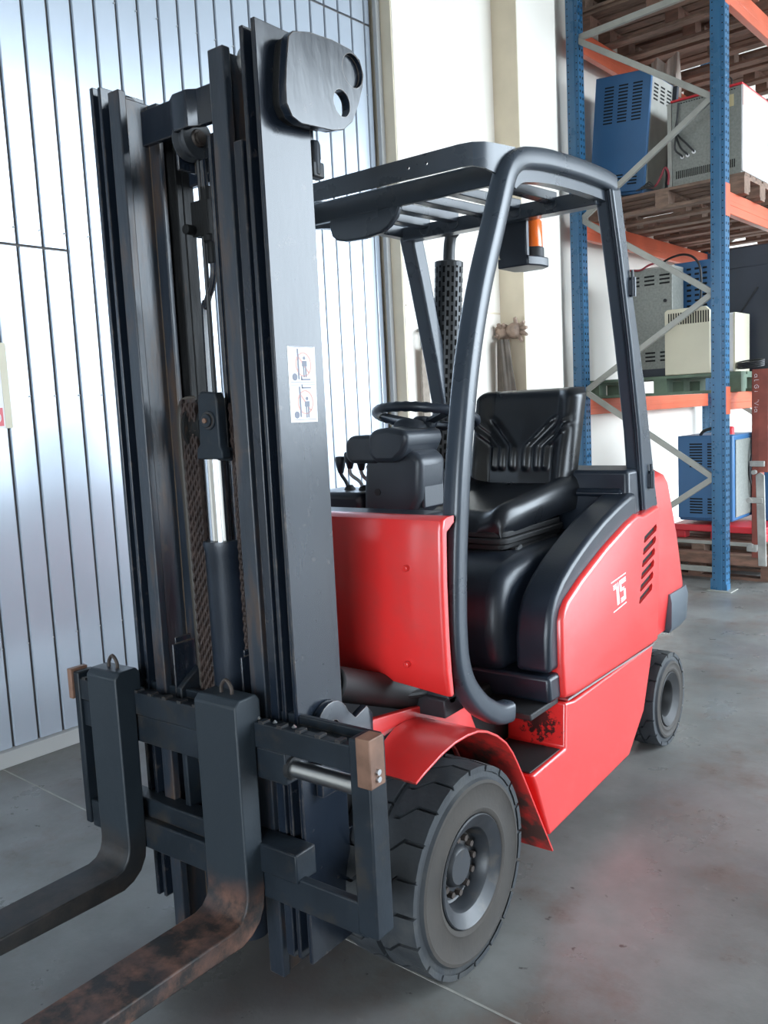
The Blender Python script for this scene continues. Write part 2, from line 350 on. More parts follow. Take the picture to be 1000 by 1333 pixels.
m_ = MB().tube(spline([(.012, -.31, 2.03), (.01, -.305, 1.9), (.014, -.30, 1.8), (.008, -.30, 1.74), (-.03, -.29, 1.69), (-.05, -.28, 1.62), (-.055, -.28, .9)]), .0085, 8); part('hydraulic_hose', m_, 'mast', FL)
m_ = MB().tube([(.043, -.31, 2.06), (.043, -.31, 1.5), (.05, -.31, .7)], .008, 8); part('lift_rod', m_, 'mast', FL)
m_ = MB().box(-.035, .022, -.315, -.29, 1.845, 1.925); m_.cyl((.008, -.302, 1.83), (.008, -.302, 1.955), .014, 12); m_.cyl((.012, -.3, 1.78), (.012, -.3, 1.83), .011, 12); m_.cyl((-.03, -.3, 1.86), (-.03, -.34, 1.86), .012, 12)
part('valve_block', m_, 'grease', FL, bev=.002)
# --- lift cylinder
CX, CY = .010, -.325
m_ = MB().lathe([(.12, .01), (.12, .047), (1.10, .047), (1.118, .051), (1.128, .049), (1.128, .03)], 'Z', (CX, CY, 0), 32); lc = part('lift_cylinder', m_, 'plastic', FL)
part('chrome_rod', MB().cyl((CX, CY, 1.12), (CX, CY, 1.33), .036, 32), 'chrome', lc)
HX = .034
m_ = MB(); m_.prism([(HX-.038, 1.325), (HX+.05, 1.325), (HX+.05, 1.345), (HX+.043, 1.355), (HX+.043, 1.46), (HX+.036, 1.478), (HX-.012, 1.482), (HX-.022, 1.47), (HX-.026, 1.36), (HX-.038, 1.35)], 'Y', -.378, -.35)
m_.prism([(HX-.05, 1.32), (HX+.045, 1.32), (HX+.045, 1.35), (HX-.05, 1.35)], 'Y', -.35, -.29)
hb = part('crosshead', m_, 'carriage', lc, bev=.004)
m_ = MB(); m_.tube([(HX+.012, -.382, 1.415), (HX+.012, -.366, 1.415)], .022, 24); m_.tube([(HX+.012, -.389, 1.415), (HX+.012, -.38, 1.415)], .016, 24); part('pin_boss', m_, 'carriage', lc, bev=.002)
part('grease_nipple', MB().tube([(HX+.012, -.393, 1.415), (HX+.012, -.388, 1.415)], .006, 12), 'copper', lc)
m_ = MB(); m_.lathe([(-.03, .01), (-.03, .07), (-.022, .07), (-.018, .06), (.018, .06), (.022, .07), (.03, .07), (.03, .01)], 'X', (-.03, -.30, 1.40), 32); part('chain_wheel', m_, 'grease', lc)
# --- chains
def chain(x, y, z0, z1, wdt):
    m_ = MB(); p_ = .0125; n = int((z1-z0)/p_)
    for i in range(n):
        z = z1-p_*i
        for j in range(6):
            if (i+j) % 2: continue
            xx = x-wdt/2+wdt*j/5
            o8 = [(y+.0075*math.cos(a*PI/3), z+(.011 if math.sin(a*PI/3) > .1 else (-.011 if math.sin(a*PI/3) < -.1 else 0))+.002*math.sin(a*PI/3)) for a in range(6)]
            m_.prism(o8, 'X', xx-.0035, xx+.0035)
        m_.tube([(x-wdt/2-.003, y, z), (x+wdt/2+.003, y, z)], .004, 6)
    return m_
part('lift_chain', chain(-.048, -.352, .60, 1.455, .044), 'chain', FL, smooth=0, stuff=True)
part('lift_chain', chain(.088, -.335, .60, 1.44, .022), 'chain', FL, smooth=0, stuff=True)
for k, (x, y) in enumerate(((-.094, -.345), (-.110, -.335))):
    part('hydraulic_hose', MB().tube(spline([(x+.05, y+.01, 1.47), (x+.02, y, 1.465), (x+.004, y, 1.43), (x, y, 1.36), (x+.004, y, 1.1), (x+.012, y, .75)]), .006, 8), 'hose', FL)
# --- cover plate on the outer rail
out = [(-.335, 2.189), (-.321, 2.203), (-.265, 2.217), (-.192, 2.223), (-.129, 2.221), (-.098, 2.207), (-.086, 2.178), (-.092, 2.15), (-.112, 2.105), (-.135, 2.066), (-.17, 2.040), (-.209, 2.030), (-.311, 2.022), (-.338, 2.030), (-.353, 2.053), (-.353, 2.089), (-.346, 2.138)]
cv = part('mast_cover', MB().prism(out, 'X', .300, .322), 'mast', FL, bev=.0015, seg=1, smooth=25)
hole = MB().lathe([(-.05, .001), (-.05, .0285), (.05, .0285), (.05, .001)], 'X', (.31, -.172, 2.096), 32)
hole.lathe([(-.008, .001), (-.008, .036), (.05, .036), (.05, .001)], 'X', (.318, -.127, 2.176), 32)
cut(cv, hole)
part('cover_spacer', MB().prism([(y*.94-.018, z*.94+.127) for y, z in out if y < -.205], 'X', .279, .301), 'grease', FL, bev=.003)
m_ = MB(); m_.box(.25, .272, -.225, -.192, 1.98, 2.018); m_.box(.25, .276, -.228, -.188, 1.94, 1.975); m_.cyl((.262, -.21, 1.945), (.262, -.21, 2.02), .017, 8); part('stop_block', m_, 'carriage', FL, bev=.004)
# warning decal
dc = part('warning_decal', MB().prism([(-.352, 1.566), (-.263, 1.566), (-.266, 1.401), (-.353, 1.402)], 'X', .2800, .2806), 'white', FL, smooth=0)
def flat(pts, x, mi=0, mb=None): return (mb or MB()).prism(pts, 'X', .2805, x)
for zc, up in ((1.527, 0), (1.445, 1)):
    m_ = MB(); yc = -.303
    for k in range(20):
        a0, a1 = 2*PI*k/20, 2*PI*(k+1)/20
        m_.prism([(yc+.026*math.cos(a0), zc+.027*math.sin(a0)), (yc+.026*math.cos(a1), zc+.027*math.sin(a1)), (yc+.0225*math.cos(a1), zc+.0235*math.sin(a1)), (yc+.0225*math.cos(a0), zc+.0235*math.sin(a0))], 'X', .2805, .2811)
    m_.prism([(yc-.018, zc+.017), (yc-.015, zc+.02), (yc+.018, zc-.017), (yc+.015, zc-.02)], 'X', .2805, .2811)
    part('prohibition_ring', m_, 'pink', dc, smooth=0)
    m_ = MB(); P_ = lambda a, b, c, d_: m_.prism([(a, c), (b, c), (b, d_), (a, d_)], 'X', .2805, .2813)
    P_(-.322, -.318, zc-.032, zc+.034)
    m_.prism(arc((-.333, zc-.027), .008, 0, 330, 11), 'X', .2805, .2813)
    f0 = zc+.030 if up else zc-.034
    P_(-.313, -.283, f0, f0+.003); P_(-.313, -.310, f0, f0+.009)
    yy = -.300 if not up else -.298; dz = 0 if not up else -.006
    m_.prism(arc((yy, zc+.014+dz), .004, 0, 330, 8), 'X', .2805, .2813)
    P_(yy-.0075, yy+.0075, zc-.004+dz, zc+.008+dz); P_(yy-.005, yy-.0015, zc-.028+dz, zc-.004+dz); P_(yy+.0015, yy+.005, zc-.028+dz, zc-.004+dz)
    part('pictogram', m_, 'ink', dc, smooth=0)
    part('decal_frame', MB().prism([(-.347, zc+.0385), (-.268, zc+.0385), (-.268, zc+.0373), (-.347, zc+.0373)], 'X', .2805, .2809).prism([(-.347, zc-.0373), (-.269, zc-.0373), (-.269, zc-.0385), (-.347, zc-.0385)], 'X', .2805, .2809), 'ink', dc, smooth=0)
# --- carriage (a little side-shifted to the left of the truck)
m_ = MB(); m_.box(-.47, .505, -.452, -.43, .690, .748); m_.box(-.465, .50, -.43, -.385, .69, .735); m_.box(-.465, .50, -.385, -.37, .70, .755)
ub = part('carriage_bar', m_, 'carriage', FL, bev=.003)
m_ = MB()
for k in range(17): 
    x = -.44+.055*k; m_.box(x, x+.014, -.4525, -.43, .747, .753)
part('notch', m_, 'carriage', ub, stuff=True)
m_ = MB()
for x in (.205, .255, .312): m_.lathe([(0, .0001), (.006, .006), (.012, .0001)], 'Z', (x, -.436, .745), 10)
part('grease_bead', m_, 'steel', ub, stuff=True)
m_ = MB(); m_.box(-.46, .288, -.446, -.40, .616, .688); part('side_shift_body', m_, 'carriage', FL, bev=.003)
m_ = MB(); m_.cyl((.285, -.424, .650), (.48, -.424, .650), .0195, 24); ss = part('side_shift_rod', m_, 'steel', FL)
part('rod_seal', MB().cyl((.283, -.424, .650), (.295, -.424, .650), .026, 24), 'black', ss)
m_ = MB(); m_.box(-.45, .50, -.452, -.43, .335, .41); m_.box(-.45, .33, -.430, -.40, .355, .385); m_.box(-.45, .12, -.43, -.38, .385, .455); part('carriage_bar', m_, 'carriage', FL, bev=.004)
m_ = MB(); m_.box(.14, .315, -.460, -.395, .40, .468); part('lower_hook', m_, 'carriage', FL, bev=.004)
for sx, x0, x1 in ((1, .478, .53), (-1, -.475, -.452)):
    part('carriage_end_bar', MB().box(x0, x1, -.456, -.40, .342, .765), 'carriage', FL, bev=.004)
e = part('bearing_block', MB().box(.500, .536, -.460, -.412, .668, .772), 'copper', FL, bev=.002)
m_ = MB()
for z in (.685, .70): m_.cyl((.535, -.437, z), (.541, -.437, z), .0065, 8)
part('bolt', m_, 'steel', e)
part('bearing_block', MB().box(-.492, -.474, -.462, -.41, .69, .772), 'copper', FL, bev=.002)
for sx in (1, -1):   # carriage side plates with rollers
    m_ = MB(); m_.prism([(-.40, .34), (-.40, .76), (-.34, .80), (-.30, .80), (-.30, .34)], 'X', sx*.10, sx*.118); part('carriage_plate', m_, 'carriage', FL, bev=.003)
m_ = MB(); m_.cyl((.01, -.37, .56), (.01, -.37, .64), .018, 12); m_.cyl((-.06, -.385, .58), (.04, -.385, .58), .014, 12); m_.cyl((.035, -.40, .5), (.035, -.36, .5), .03, 16); m_.tube(spline([(-.03, -.40, .62), (.0, -.41, .56), (-.01, -.41, .48), (.03, -.40, .45)]), .009, 8); m_.cyl((-.055, -.40, .61), (-.055, -.37, .61), .017, 6)
part('chain_anchor', m_, 'grease', FL)
# --- forks
def fork(x0, x1, bl):
    o_ = [(-.452, .30), (-.452, .80), (-.462, .808), (-.494, .806), (-.506, .794), (-.506, .355)] + arc((-.546, .345), .040, 0, -90, 6)[1:]
    o_ = [(-.450, .74), (-.43, .74), (-.43, .795), (-.44, .808), (-.492, .808), (-.506, .794), (-.506, .36)] + [(-.508, .345), (-.514, .328), (-.528, .312), (-.55, .305)] + [(-1.55, .305), (-1.556, .300), (-1.55, .288), (-.62, .258), (-.53, .256), (-.50, .266), (-.475, .285), (-.458, .315), (-.452, .36)]
    fk = part('fork', MB().prism(o_, 'X', x0, x1), ['carriage', 'forkblade'], FL, bev=.006)
    me = fk.data
    for p_ in me.polygons:
        pass
    xc = (x0+x1)/2
    m_ = MB().tube(spline([(xc-.016, -.466, .80), (xc-.016, -.466, .822), (xc, -.466, .838), (xc+.016, -.466, .822), (xc+.016, -.466, .80)], 4), .0045, 8); part('fork_pin', m_, 'nut', fk)
    return fk
FKM = bpy.data.materials.new('fork paint worn to rust'); FKM.use_nodes = True
nt = FKM.node_tree; b_ = nt.nodes['Principled BSDF']; N = nt.nodes.new; L = nt.links.new
tc = N('ShaderNodeTexCoord'); sxyz = N('ShaderNodeSeparateXYZ'); L(tc.outputs['Object'], sxyz.inputs[0])
n1 = N('ShaderNodeTexNoise'); n1.inputs['Scale'].default_value = 9; n1.inputs['Detail'].default_value = 8; L(tc.outputs['Object'], n1.inputs[0])
ad = N('ShaderNodeMath'); ad.operation = 'MULTIPLY_ADD'; L(n1.outputs[0], ad.inputs[0]); ad.inputs[1].default_value = .30; L(sxyz.outputs['Z'], ad.inputs[2])
mr = N('ShaderNodeMapRange'); mr.inputs[1].default_value = .58; mr.inputs[2].default_value = .44; L(ad.outputs[0], mr.inputs[0])
n2 = N('ShaderNodeTexNoise'); n2.inputs['Scale'].default_value = 13; n2.inputs['Detail'].default_value = 10; n2.inputs['Roughness'].default_value = .7; L(tc.outputs['Object'], n2.inputs[0])
rr_ = N('ShaderNodeMapRange'); rr_.inputs[1].default_value = .42; rr_.inputs[2].default_value = .62; L(n2.outputs[0], rr_.inputs[0])
m1 = N('ShaderNodeMix'); m1.data_type = 'RGBA'; L(rr_.outputs[0], m1.inputs[0]); m1.inputs[6].default_value = (.015, .012, .011, 1); m1.inputs[7].default_value = (.14, .066, .044, 1)
m2 = N('ShaderNodeMix'); m2.data_type = 'RGBA'; L(mr.outputs[0], m2.inputs[0]); m2.inputs[6].default_value = (.014, .021, .028, 1); L(m1.outputs[2], m2.inputs[7]); L(m2.outputs[2], b_.inputs['Base Color'])
b_.inputs['Roughness'].default_value = .5
bp_ = N('ShaderNodeBump'); bp_.inputs['Strength'].default_value = .15; bp_.inputs['Distance'].default_value = .01; L(n2.outputs[0], bp_.inputs['Height']); L(bp_.outputs[0], b_.inputs['Normal'])
FK2 = FKM.copy(); FK2.name = 'fork paint worn to dark steel'
for nd in FK2.node_tree.nodes:
    if nd.bl_idname == 'ShaderNodeMix' and not nd.inputs[7].is_linked: nd.inputs[6].default_value = (.012, .0115, .0115, 1); nd.inputs[7].default_value = (.034, .026, .022, 1)
for x0, x1 in ((-.335, -.217), (.072, .206)):
    fk = fork(x0, x1, 0); fk.data.materials[0] = FKM if x0 > 0 else FK2
# --- front wheels
def wheel(xo, xi, yc, R, rr, nl, sgn, name, nuts):
    # xo outer face, xi inner face (towards the truck centre), for the side with sign sgn
    wd = xo-xi; xm = (xo+xi)/2; hw = wd/2
    pr = [(hw-.030, rr-.006), (hw-.004, rr+.004), (hw+.003, rr+.012), (hw+.005, rr+.020), (hw+.002, rr+.026), (hw+.003, R-.052), (hw+.007, R-.046), (hw+.005, R-.038), (hw-.003, R-.033), (hw-.005, R-.014), (hw*.5, R-.013)]
    prof = pr + [(-a, r) for a, r in pr[::-1]]
    mi = [1]*7 + [0]*(len(prof)-1-14) + [1]*7
    m_ = MB().lathe(prof, 'X', (xm, yc, R), 72, mi)
    pitch = 2*PI/nl; gap = .010/R
    for side in (1, -1):
        for k in range(nl):
            a0 = pitch*(k+(.5 if side < 0 else 0)); us = [hw-.001, hw*.55, hw*.25, hw*.08]; dl = [0, .0, .42*pitch, .45*pitch]
            vs = []
            for u, dd in zip(us, dl):
                for t in (0, .5, 1):
                    a = a0+dd*side+t*(pitch-gap)
                    for r in (R-.018, R-(.004 if u > hw*.9 else 0)): vs.append((xm+side*u, yc+r*math.cos(a), R+r*math.sin(a)))
            fs = []
            for i in range(3):
                for t in range(2):
                    b0 = i*6+t*2; fs.append((b0+1, b0+3, b0+9, b0+7))
                for t in (0, 2):
                    b0 = i*6+t*2; fs.append((b0, b0+1, b0+7, b0+6))
            for i in (0, 3):
                for t in range(2):
                    b0 = i*6+t*2; fs.append((b0, b0+2, b0+3, b0+1))
            m_.add(vs, fs)
    if sgn < 0: m_.mirx()
    ty = part(name, m_, ['rubber', 'sidewall'], FL, smooth=40)
    m_ = MB().lathe([(hw-.012, rr-.03), (hw+.002, rr-.002), (hw+.005, rr+.003), (hw+.002, rr+.006), (hw-.02, rr+.004)], 'X', (xm, yc, R), 48)
    dpt = .055 if nuts else .07
    m_.lathe([(hw-.012, rr-.030), (hw-.02, rr-.036), (hw-dpt, rr-.040), (hw-dpt-.006, rr-.05), (hw-dpt-.006, .0)], 'X', (xm, yc, R), 48)
    if sgn < 0: m_.mirx()
    part('rim', m_, 'rim' if nuts else 'black', ty)
    if nuts:
        m_ = MB().lathe([(hw-dpt-.008, .088), (hw-dpt+.002, .086), (hw-dpt+.004, .054), (hw-dpt+.016, .050), (hw-dpt+.022, .043), (hw-dpt+.022, 0)], 'X', (xm, yc, R), 36)
        if sgn < 0: m_.mirx()
        part('hub', m_, 'rim', ty)
        nm = None
        for k in range(12):
            a = 2*PI*k/12
            m_ = MB().tube([(xm+hw-dpt-.002, yc+.070*math.cos(a), R+.070*math.sin(a)), (xm+hw-dpt+.018, yc+.070*math.cos(a), R+.070*math.sin(a))], .0085, 6)
            if sgn < 0: m_.mirx()
            part('wheel_nut', m_, 'nut', ty, smooth=0)
    else:
        m_ = MB().lathe([(hw-dpt-.01, .045), (hw-dpt+.02, .042), (hw-dpt+.025, .034), (hw-dpt+.025, 0)], 'X', (xm, yc, R), 30)
        if sgn < 0: m_.mirx()
        part('hub', m_, 'rim', ty)
for sg in (1, -1): wheel(.476, .245, 0, .263, .135, 20, sg, 'front_wheel', True)
for sg in (1, -1): wheel(.408, .285, 1.66, .193, .105, 15, sg, 'rear_wheel', False)
# --- chassis
m_ = MB(); m_.box(-.24, .24, -.20, 1.55, .16, .56); m_.box(-.24, .24, -.06, .06, .2, .32); m_.box(-.27, .27, 1.45, 1.85, .25, .52); part('chassis', m_, 'black', FL, bev=.01)
part('front_axle', MB().cyl((-.36, 0, .263), (.36, 0, .263), .05, 20), 'black', FL)
part('rear_axle', MB().box(-.29, .29, 1.61, 1.71, .15, .23), 'black', FL, bev=.01)
# --- mast mounts and tilt cylinders
for sx in (1, -1):
    m_ = MB(); m_.prism([(-.345, .62)] + arc((-.295, .705), .058, 170, 20, 9) + [(-.215, .70), (-.17, .715), (-.15, .69), (-.15, .55), (-.345, .55)], 'X', sx*.282, sx*.302)
    lg = part('mast_lug', m_, 'mast', FL, bev=.002)
    c_ = MB().lathe([(-.05, .0001), (-.05, .018), (.05, .018), (.05, .0001)], 'X', (sx*.29, -.293, .70), 20); cut(lg, c_)
    tc_ = part('tilt_cylinder', MB().cyl((sx*.235, -.22, .775), (sx*.235, .15, .632), .043, 24), 'black', FL, bev=.006)
    part('tilt_rod', MB().cyl((sx*.235, .15, .632), (sx*.235, .22, .605), .018, 14), 'nut', tc_)
    m_ = MB(); m_.box(sx*.26, sx*.36, .08, .20, .61, .66); m_.cyl((sx*.27, .12, .66), (sx*.36, .12, .66), .022, 12); part('tilt_bracket', m_, 'rim', FL, bev=.004)
    m_ = MB(); m_.tube(spline([(sx*.25, -.15, .73), (sx*.26, -.0, .68), (sx*.29, .12, .66)]), .011, 10); part('hydraulic_hose', m_, 'black', FL)
# --- front cowl
pf = [(.025, 1.156), (-.005, 1.155), (-.019, 1.148), (-.026, 1.125), (-.032, 1.0), (-.031, .86), (-.028, .78), (-.021, .722), (-.014, .710), (-.006, .714), (-.012, .78), (-.016, .86), (-.016, 1.0), (-.010, 1.12), (.025, 1.14)]
def cowl():
    m_ = MB(); xs = [-.440, -.440, -.437, -.430, -.2, 0, .2, .430, .437, .440, .440]; yo = [.014, .008, .003, 0, -.002, -.003, -.002, 0, .003, .008, .014]
    nn = len(pf); vs = []
    for x, y in zip(xs, yo): vs += [(x, p_[0]+y, p_[1] + (.08 if p_[1] < .80 else 0)*(1-min(1, max(0, (x+.45)/.9)))) for p_ in pf]
    fs = [(i*nn+k, i*nn+(k+1) % nn, (i+1)*nn+(k+1) % nn, (i+1)*nn+k) for i in range(len(xs)-1) for k in range(nn)]
    fs += [tuple(range(nn)), tuple((len(xs)-1)*nn+k for k in range(nn))]
    return m_.add(vs, fs)
cw_ = part('front_cowl', cowl(), 'red', FL, smooth=40)
for z, x in ((1.03, .34), (.785, .33)): part('cowl_bolt', MB().tube([(x, -.045, z), (x, -.03, z)], .008, 12), 'red', cw_, bev=.003)
part('cowl_deck', MB().box(-.42, .27, .025, .26, 1.10, 1.135), 'plastic', FL, bev=.01)
# --- floor and inner tub
part('floor_plate', MB().box(-.43, .43, .42, .60, .505, .525).box(-.24, .24, 0, .42, .505, .525), 'black', FL, bev=.004)
part('floor_mat', MB().box(-.23, .23, .05, .5, .525, .532), 'black', FL, bev=.004)
m_ = MB(); hp = [(.50, .60), (.475, .72), (.49, .84), (.535, .90), (.60, .93), (.70, .945), (1.30, .945), (1.30, .60)]
m_.prism(hp, 'X', -.30, .30); part('seat_hood', m_, 'plastic', FL, bev=.05, seg=4)
m_ = MB(); m_.box(-.40, .42, 1.22, 1.46, .7, 1.165); m_.box(-.38, .40, 1.20, 1.24, 1.07, 1.10); part('rear_hood', m_, 'plastic', FL, bev=.015)
# --- sills, side panels, trim arches
so = [(.474, .139), (1.11, .160), (1.258, .278), (1.361, .498), (1.34, .505), (.671, .497), (.604, .508), (.596, .366), (.379, .361), (.40, .32)]
po = [(.591, .524), (.581, .647), (.583, .764), (.600, .797), (.628, .822), (.730, .868), (.833, .905), (.933, .940), (1.115, .992), (1.21, 1.013), (1.262, 1.003), (1.436, 1.018), (1.43, .85), (1.412, .60), (1.402, .506), (1.361, .506), (.672, .512)]
to = [(1.25, 1.085), (1.188, 1.082), (1.08, 1.058), (.961, 1.025), (.86, .990), (.781, .959), (.70, .922), (.632, .884), (.580, .842), (.545, .792), (.528, .72), (.524, .615), (.70, .615), (.9, .7), (1.25, .7)]
for sx in (1, -1):
    m_ = MB().prism(so, 'X', sx*.25, sx*.452); sl = part('side_sill', m_, 'red', FL, bev=.008, seg=3)
    part('step_tread', MB().box(sx*.262, sx*.44, .385, .585, .362, .367), 'black', sl, bev=.002)
    pn = part('side_panel', MB().prism(po, 'X', sx*.40, sx*.458), 'red', FL, bev=.016, seg=4)
    c_ = MB()
    for k in range(6):
        y0 = 1.262-.0108*k; z0 = .915-.0424*k
        c_.prism([(y0, z0-.011), (y0+.008, z0+.008), (y0+.128, z0+.038), (y0+.136, z0+.026), (y0+.128, z0+.012), (y0+.008, z0-.016)], 'X', sx*.446, sx*.50)
    cut(pn, c_)
    part('vent_shade_sheet', MB().box(sx*.440, sx*.4472, 1.19, 1.405, .67, .955), 'void', pn, smooth=0)  # black sheet added to stand for the shade inside the vents
    ta = part('trim_arch', MB().prism(to, 'X', sx*.325, sx*.440), 'plastic', FL, bev=.018, seg=4)
    part('trim_base', MB().prism([(.522, .525), (.518, .607), (.75, .607), (.75, .525)], 'X', sx*.01, sx*.442), 'plastic', FL, bev=.012)
    m_ = MB().prism([(.62, .510), (.62, .516), (1.36, .506), (1.36, .500)], 'X', sx*.40, sx*.4535); part('seam_strip', m_, 'steel', FL)
    # '15'
    if sx > 0:
        q = MB()
        def U(u, v): return (.959+u*.129-.004*u+v*0+(1-v)*.021*(1-u)+(1-v)*.009*u, .708+v*.106+u*.012)
        def R_(u0, u1, v0, v1): q.prism([U(u0, v0), U(u1, v0), U(u1, v1), U(u0, v1)], 'X', .4575, .4592)
        R_(-.02, 1.0, .965, 1.0); R_(-.05, .95, 0, .035)
        R_(.27, .36, .14, .74); R_(.40, .44, .14, .86)
        for v in (.70, .76, .82): R_(.08, .33, v, v+.035)
        for v in (.72, .78, .84): R_(.55, .98, v, v+.035)
        R_(.52, .58, .52, .875); R_(.61, .65, .55, .80); R_(.55, .85, .50, .535); R_(.60, .85, .56, .59)
        R_(.80, .86, .16, .53); R_(.89, .93, .14, .5)
        for v in (.13, .19, .25): R_(.55, .86, v, v+.035)
        part('number_decal', q, 'white', pn, smooth=0, label='white striped number 15 with lines above and below')
SM = M['red'].copy(); SM.name = 'red paint with boot scuffs'; M['redsill'] = SM; nt = SM.node_tree; N = nt.nodes.new; L = nt.links.new; b_ = nt.nodes['Principled BSDF']
src = b_.inputs['Base Color'].links[0].from_socket
tc = N('ShaderNodeTexCoord'); dd = N('ShaderNodeVectorMath'); dd.operation = 'DISTANCE'; L(tc.outputs['Object'], dd.inputs[0]); dd.inputs[1].default_value = (.36, .60, .44)
ns = N('ShaderNodeTexNoise'); ns.inputs['Scale'].default_value = 42; ns.inputs['Detail'].default_value = 8; ns.inputs['Roughness'].default_value = .7; L(tc.outputs['Object'], ns.inputs[0])
ma = N('ShaderNodeMath'); ma.operation = 'MULTIPLY_ADD'; L(dd.outputs['Value'], ma.inputs[0]); ma.inputs[1].default_value = -3.6; L(ns.outputs[0], ma.inputs[2])
mr = N('ShaderNodeMapRange'); mr.inputs[1].default_value = .29; mr.inputs[2].default_value = .36; L(ma.outputs[0], mr.inputs[0])
mx = N('ShaderNodeMix'); mx.data_type = 'RGBA'; L(mr.outputs[0], mx.inputs[0]); L(src, mx.inputs[6]); mx.inputs[7].default_value = (.03, .012, .011, 1); L(mx.outputs[2], b_.inputs['Base Color'])
for o in FL.children:
    if o.name.startswith('side_sill'): o.data.materials[0] = SM
# --- fenders
fp = [(-.22, .578), (-.18, .590), (-.109, .608), (-.05, .616), (.01, .615), (.06, .608), (.105, .592), (.155, .564), (.202, .528), (.236, .488), (.261, .450), (.305, .375), (.342, .310), (.40, .208), (.458, .108)]
for sx in (1, -1):
    inn = []
    for i, (y, z) in enumerate(fp):
        a = fp[max(i-1, 0)]; b = fp[min(i+1, len(fp)-1)]; t = Vector((b[0]-a[0], b[1]-a[1])).normalized(); inn.append((y+t.y*.007, z-t.x*.007))
    m_ = MB(); n_ = len(fp)
    xi = [.33 - .05*min(1, max(0, (y+.22)/.2)) for y, z in fp]
    vs = []
    for (y, z), (yi, zi), x_ in zip(fp, inn, xi): vs += [(sx*.472, y, z), (sx*x_, y, z), (sx*x_, yi, zi), (sx*.472, yi, zi)]
    fs = [(i*4+k, i*4+(k+1) % 4, i*4+4+(k+1) % 4, i*4+4+k) for i in range(n_-1) for k in range(4)] + [(0, 1, 2, 3), tuple((n_-1)*4+k for k in (3, 2, 1, 0))]
    m_.add(vs, fs)
    fo = part('fender', m_, ['red', 'reddirt'], FL, bev=.002)
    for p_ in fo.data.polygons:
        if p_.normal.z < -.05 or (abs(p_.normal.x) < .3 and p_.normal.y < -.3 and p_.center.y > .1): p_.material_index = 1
    m_ = MB(); m_.prism([(-.20, .575), (-.10, .60), (.0, .608), (.10, .58), (.25, .45), (.35, .28), (.40, .19), (.40, .40), (.30, .60), (-.12, .66)], 'X', sx*.262, sx*.28)
    part('fender_side', m_, 'red', FL, bev=.003)
# --- counterweight
def cwsec(z, x, y0, y1, rc):
    pts = [(x, y0), (x, y1-rc)] + arc((x-rc, y1-rc), rc, 0, 90, 5)[1:] 
    pts += [(-a, b) for a, b in pts[::-1]]
    return [(a, b, z) for a, b in pts]
secs = [cwsec(.50, .42, 1.46, 1.80, .12), cwsec(.62, .438, 1.43, 1.84, .12), cwsec(.66, .440, 1.43, 1.84, .12), cwsec(.86, .438, 1.43, 1.78, .12), cwsec(1.08, .425, 1.43, 1.70, .10), cwsec(1.115, .415, 1.43, 1.68, .10), cwsec(1.135, .385, 1.44, 1.655, .09)]
m_ = MB(); n_ = len(secs[0]); vs = sum(secs, []); fs = [(i*n_+k, i*n_+(k+1) % n_, (i+1)*n_+(k+1) % n_, (i+1)*n_+k) for i in range(len(secs)-1) for k in range(n_)] + [tuple(range(n_))[::-1], tuple((len(secs)-1)*n_+k for k in range(n_))]
m_.add(vs, fs); part('counterweight', m_, 'red', FL, smooth=40)
secs = [cwsec(.485, .43, 1.60, 1.86, .13), cwsec(.51, .447, 1.58, 1.875, .13), cwsec(.615, .452, 1.57, 1.88, .13), cwsec(.648, .446, 1.57, 1.87, .13)]
m_ = MB(); vs = sum(secs, []); fs = [(i*n_+k, i*n_+(k+1) % n_, (i+1)*n_+(k+1) % n_, (i+1)*n_+k) for i in range(len(secs)-1) for k in range(n_)] + [tuple(range(n_))[::-1], tuple((len(secs)-1)*n_+k for k in range(n_))]
m_.add(vs, fs); part('bumper', m_, 'bumpergrey', FL, smooth=40)
# --- overhead guard
lc_ = [(a-.008 if b < 1.6 else a, b) for a, b in [(.324, .568), (.27, .577), (.219, .602), (.164, .640), (.105, .705), (.076, .775), (.070, .85), (.072, .919), (.080, 1.02), (.092, 1.115), (.119, 1.281), (.174, 1.513), (.237, 1.707), (.322, 1.877), (.366, 1.965), (.395, 2.02), (.425, 2.055), (.470, 2.080), (.53, 2.095), (.656, 2.112), (.87, 2.126), (1.05, 2.130), (1.12, 2.126)]]
def sweep_yz(path, prof, x0):
    path = [Vector(p_) for p_ in spline([(a, b, 0) for a, b in path], 4)]; n_ = len(path); k_ = len(prof); vs = []
    for i, p_ in enumerate(path):
        t = (path[min(i+1, n_-1)]-path[max(i-1, 0)]).normalized(); nn = Vector((-t.y, t.x, 0))
        vs += [(x0+a, p_.x+nn.x*b, p_.y+nn.y*b) for a, b in prof]
    m_ = MB(); m_.add(vs, [(i*k_+j, i*k_+(j+1) % k_, (i+1)*k_+(j+1) % k_, (i+1)*k_+j) for i in range(n_-1) for j in range(k_)] + [tuple(range(k_)), tuple((n_-1)*k_+j for j in range(k_))])
    return m_
rpo = [(1.154, 2.120), (1.195, 1.985), (1.250, 1.785), (1.356, 1.466), (1.461, 1.064), (1.478, 1.010)]
rpi = [(1.34, 1.0), (1.297, 1.303), (1.228, 1.6), (1.144, 1.903), (1.080, 2.104)]
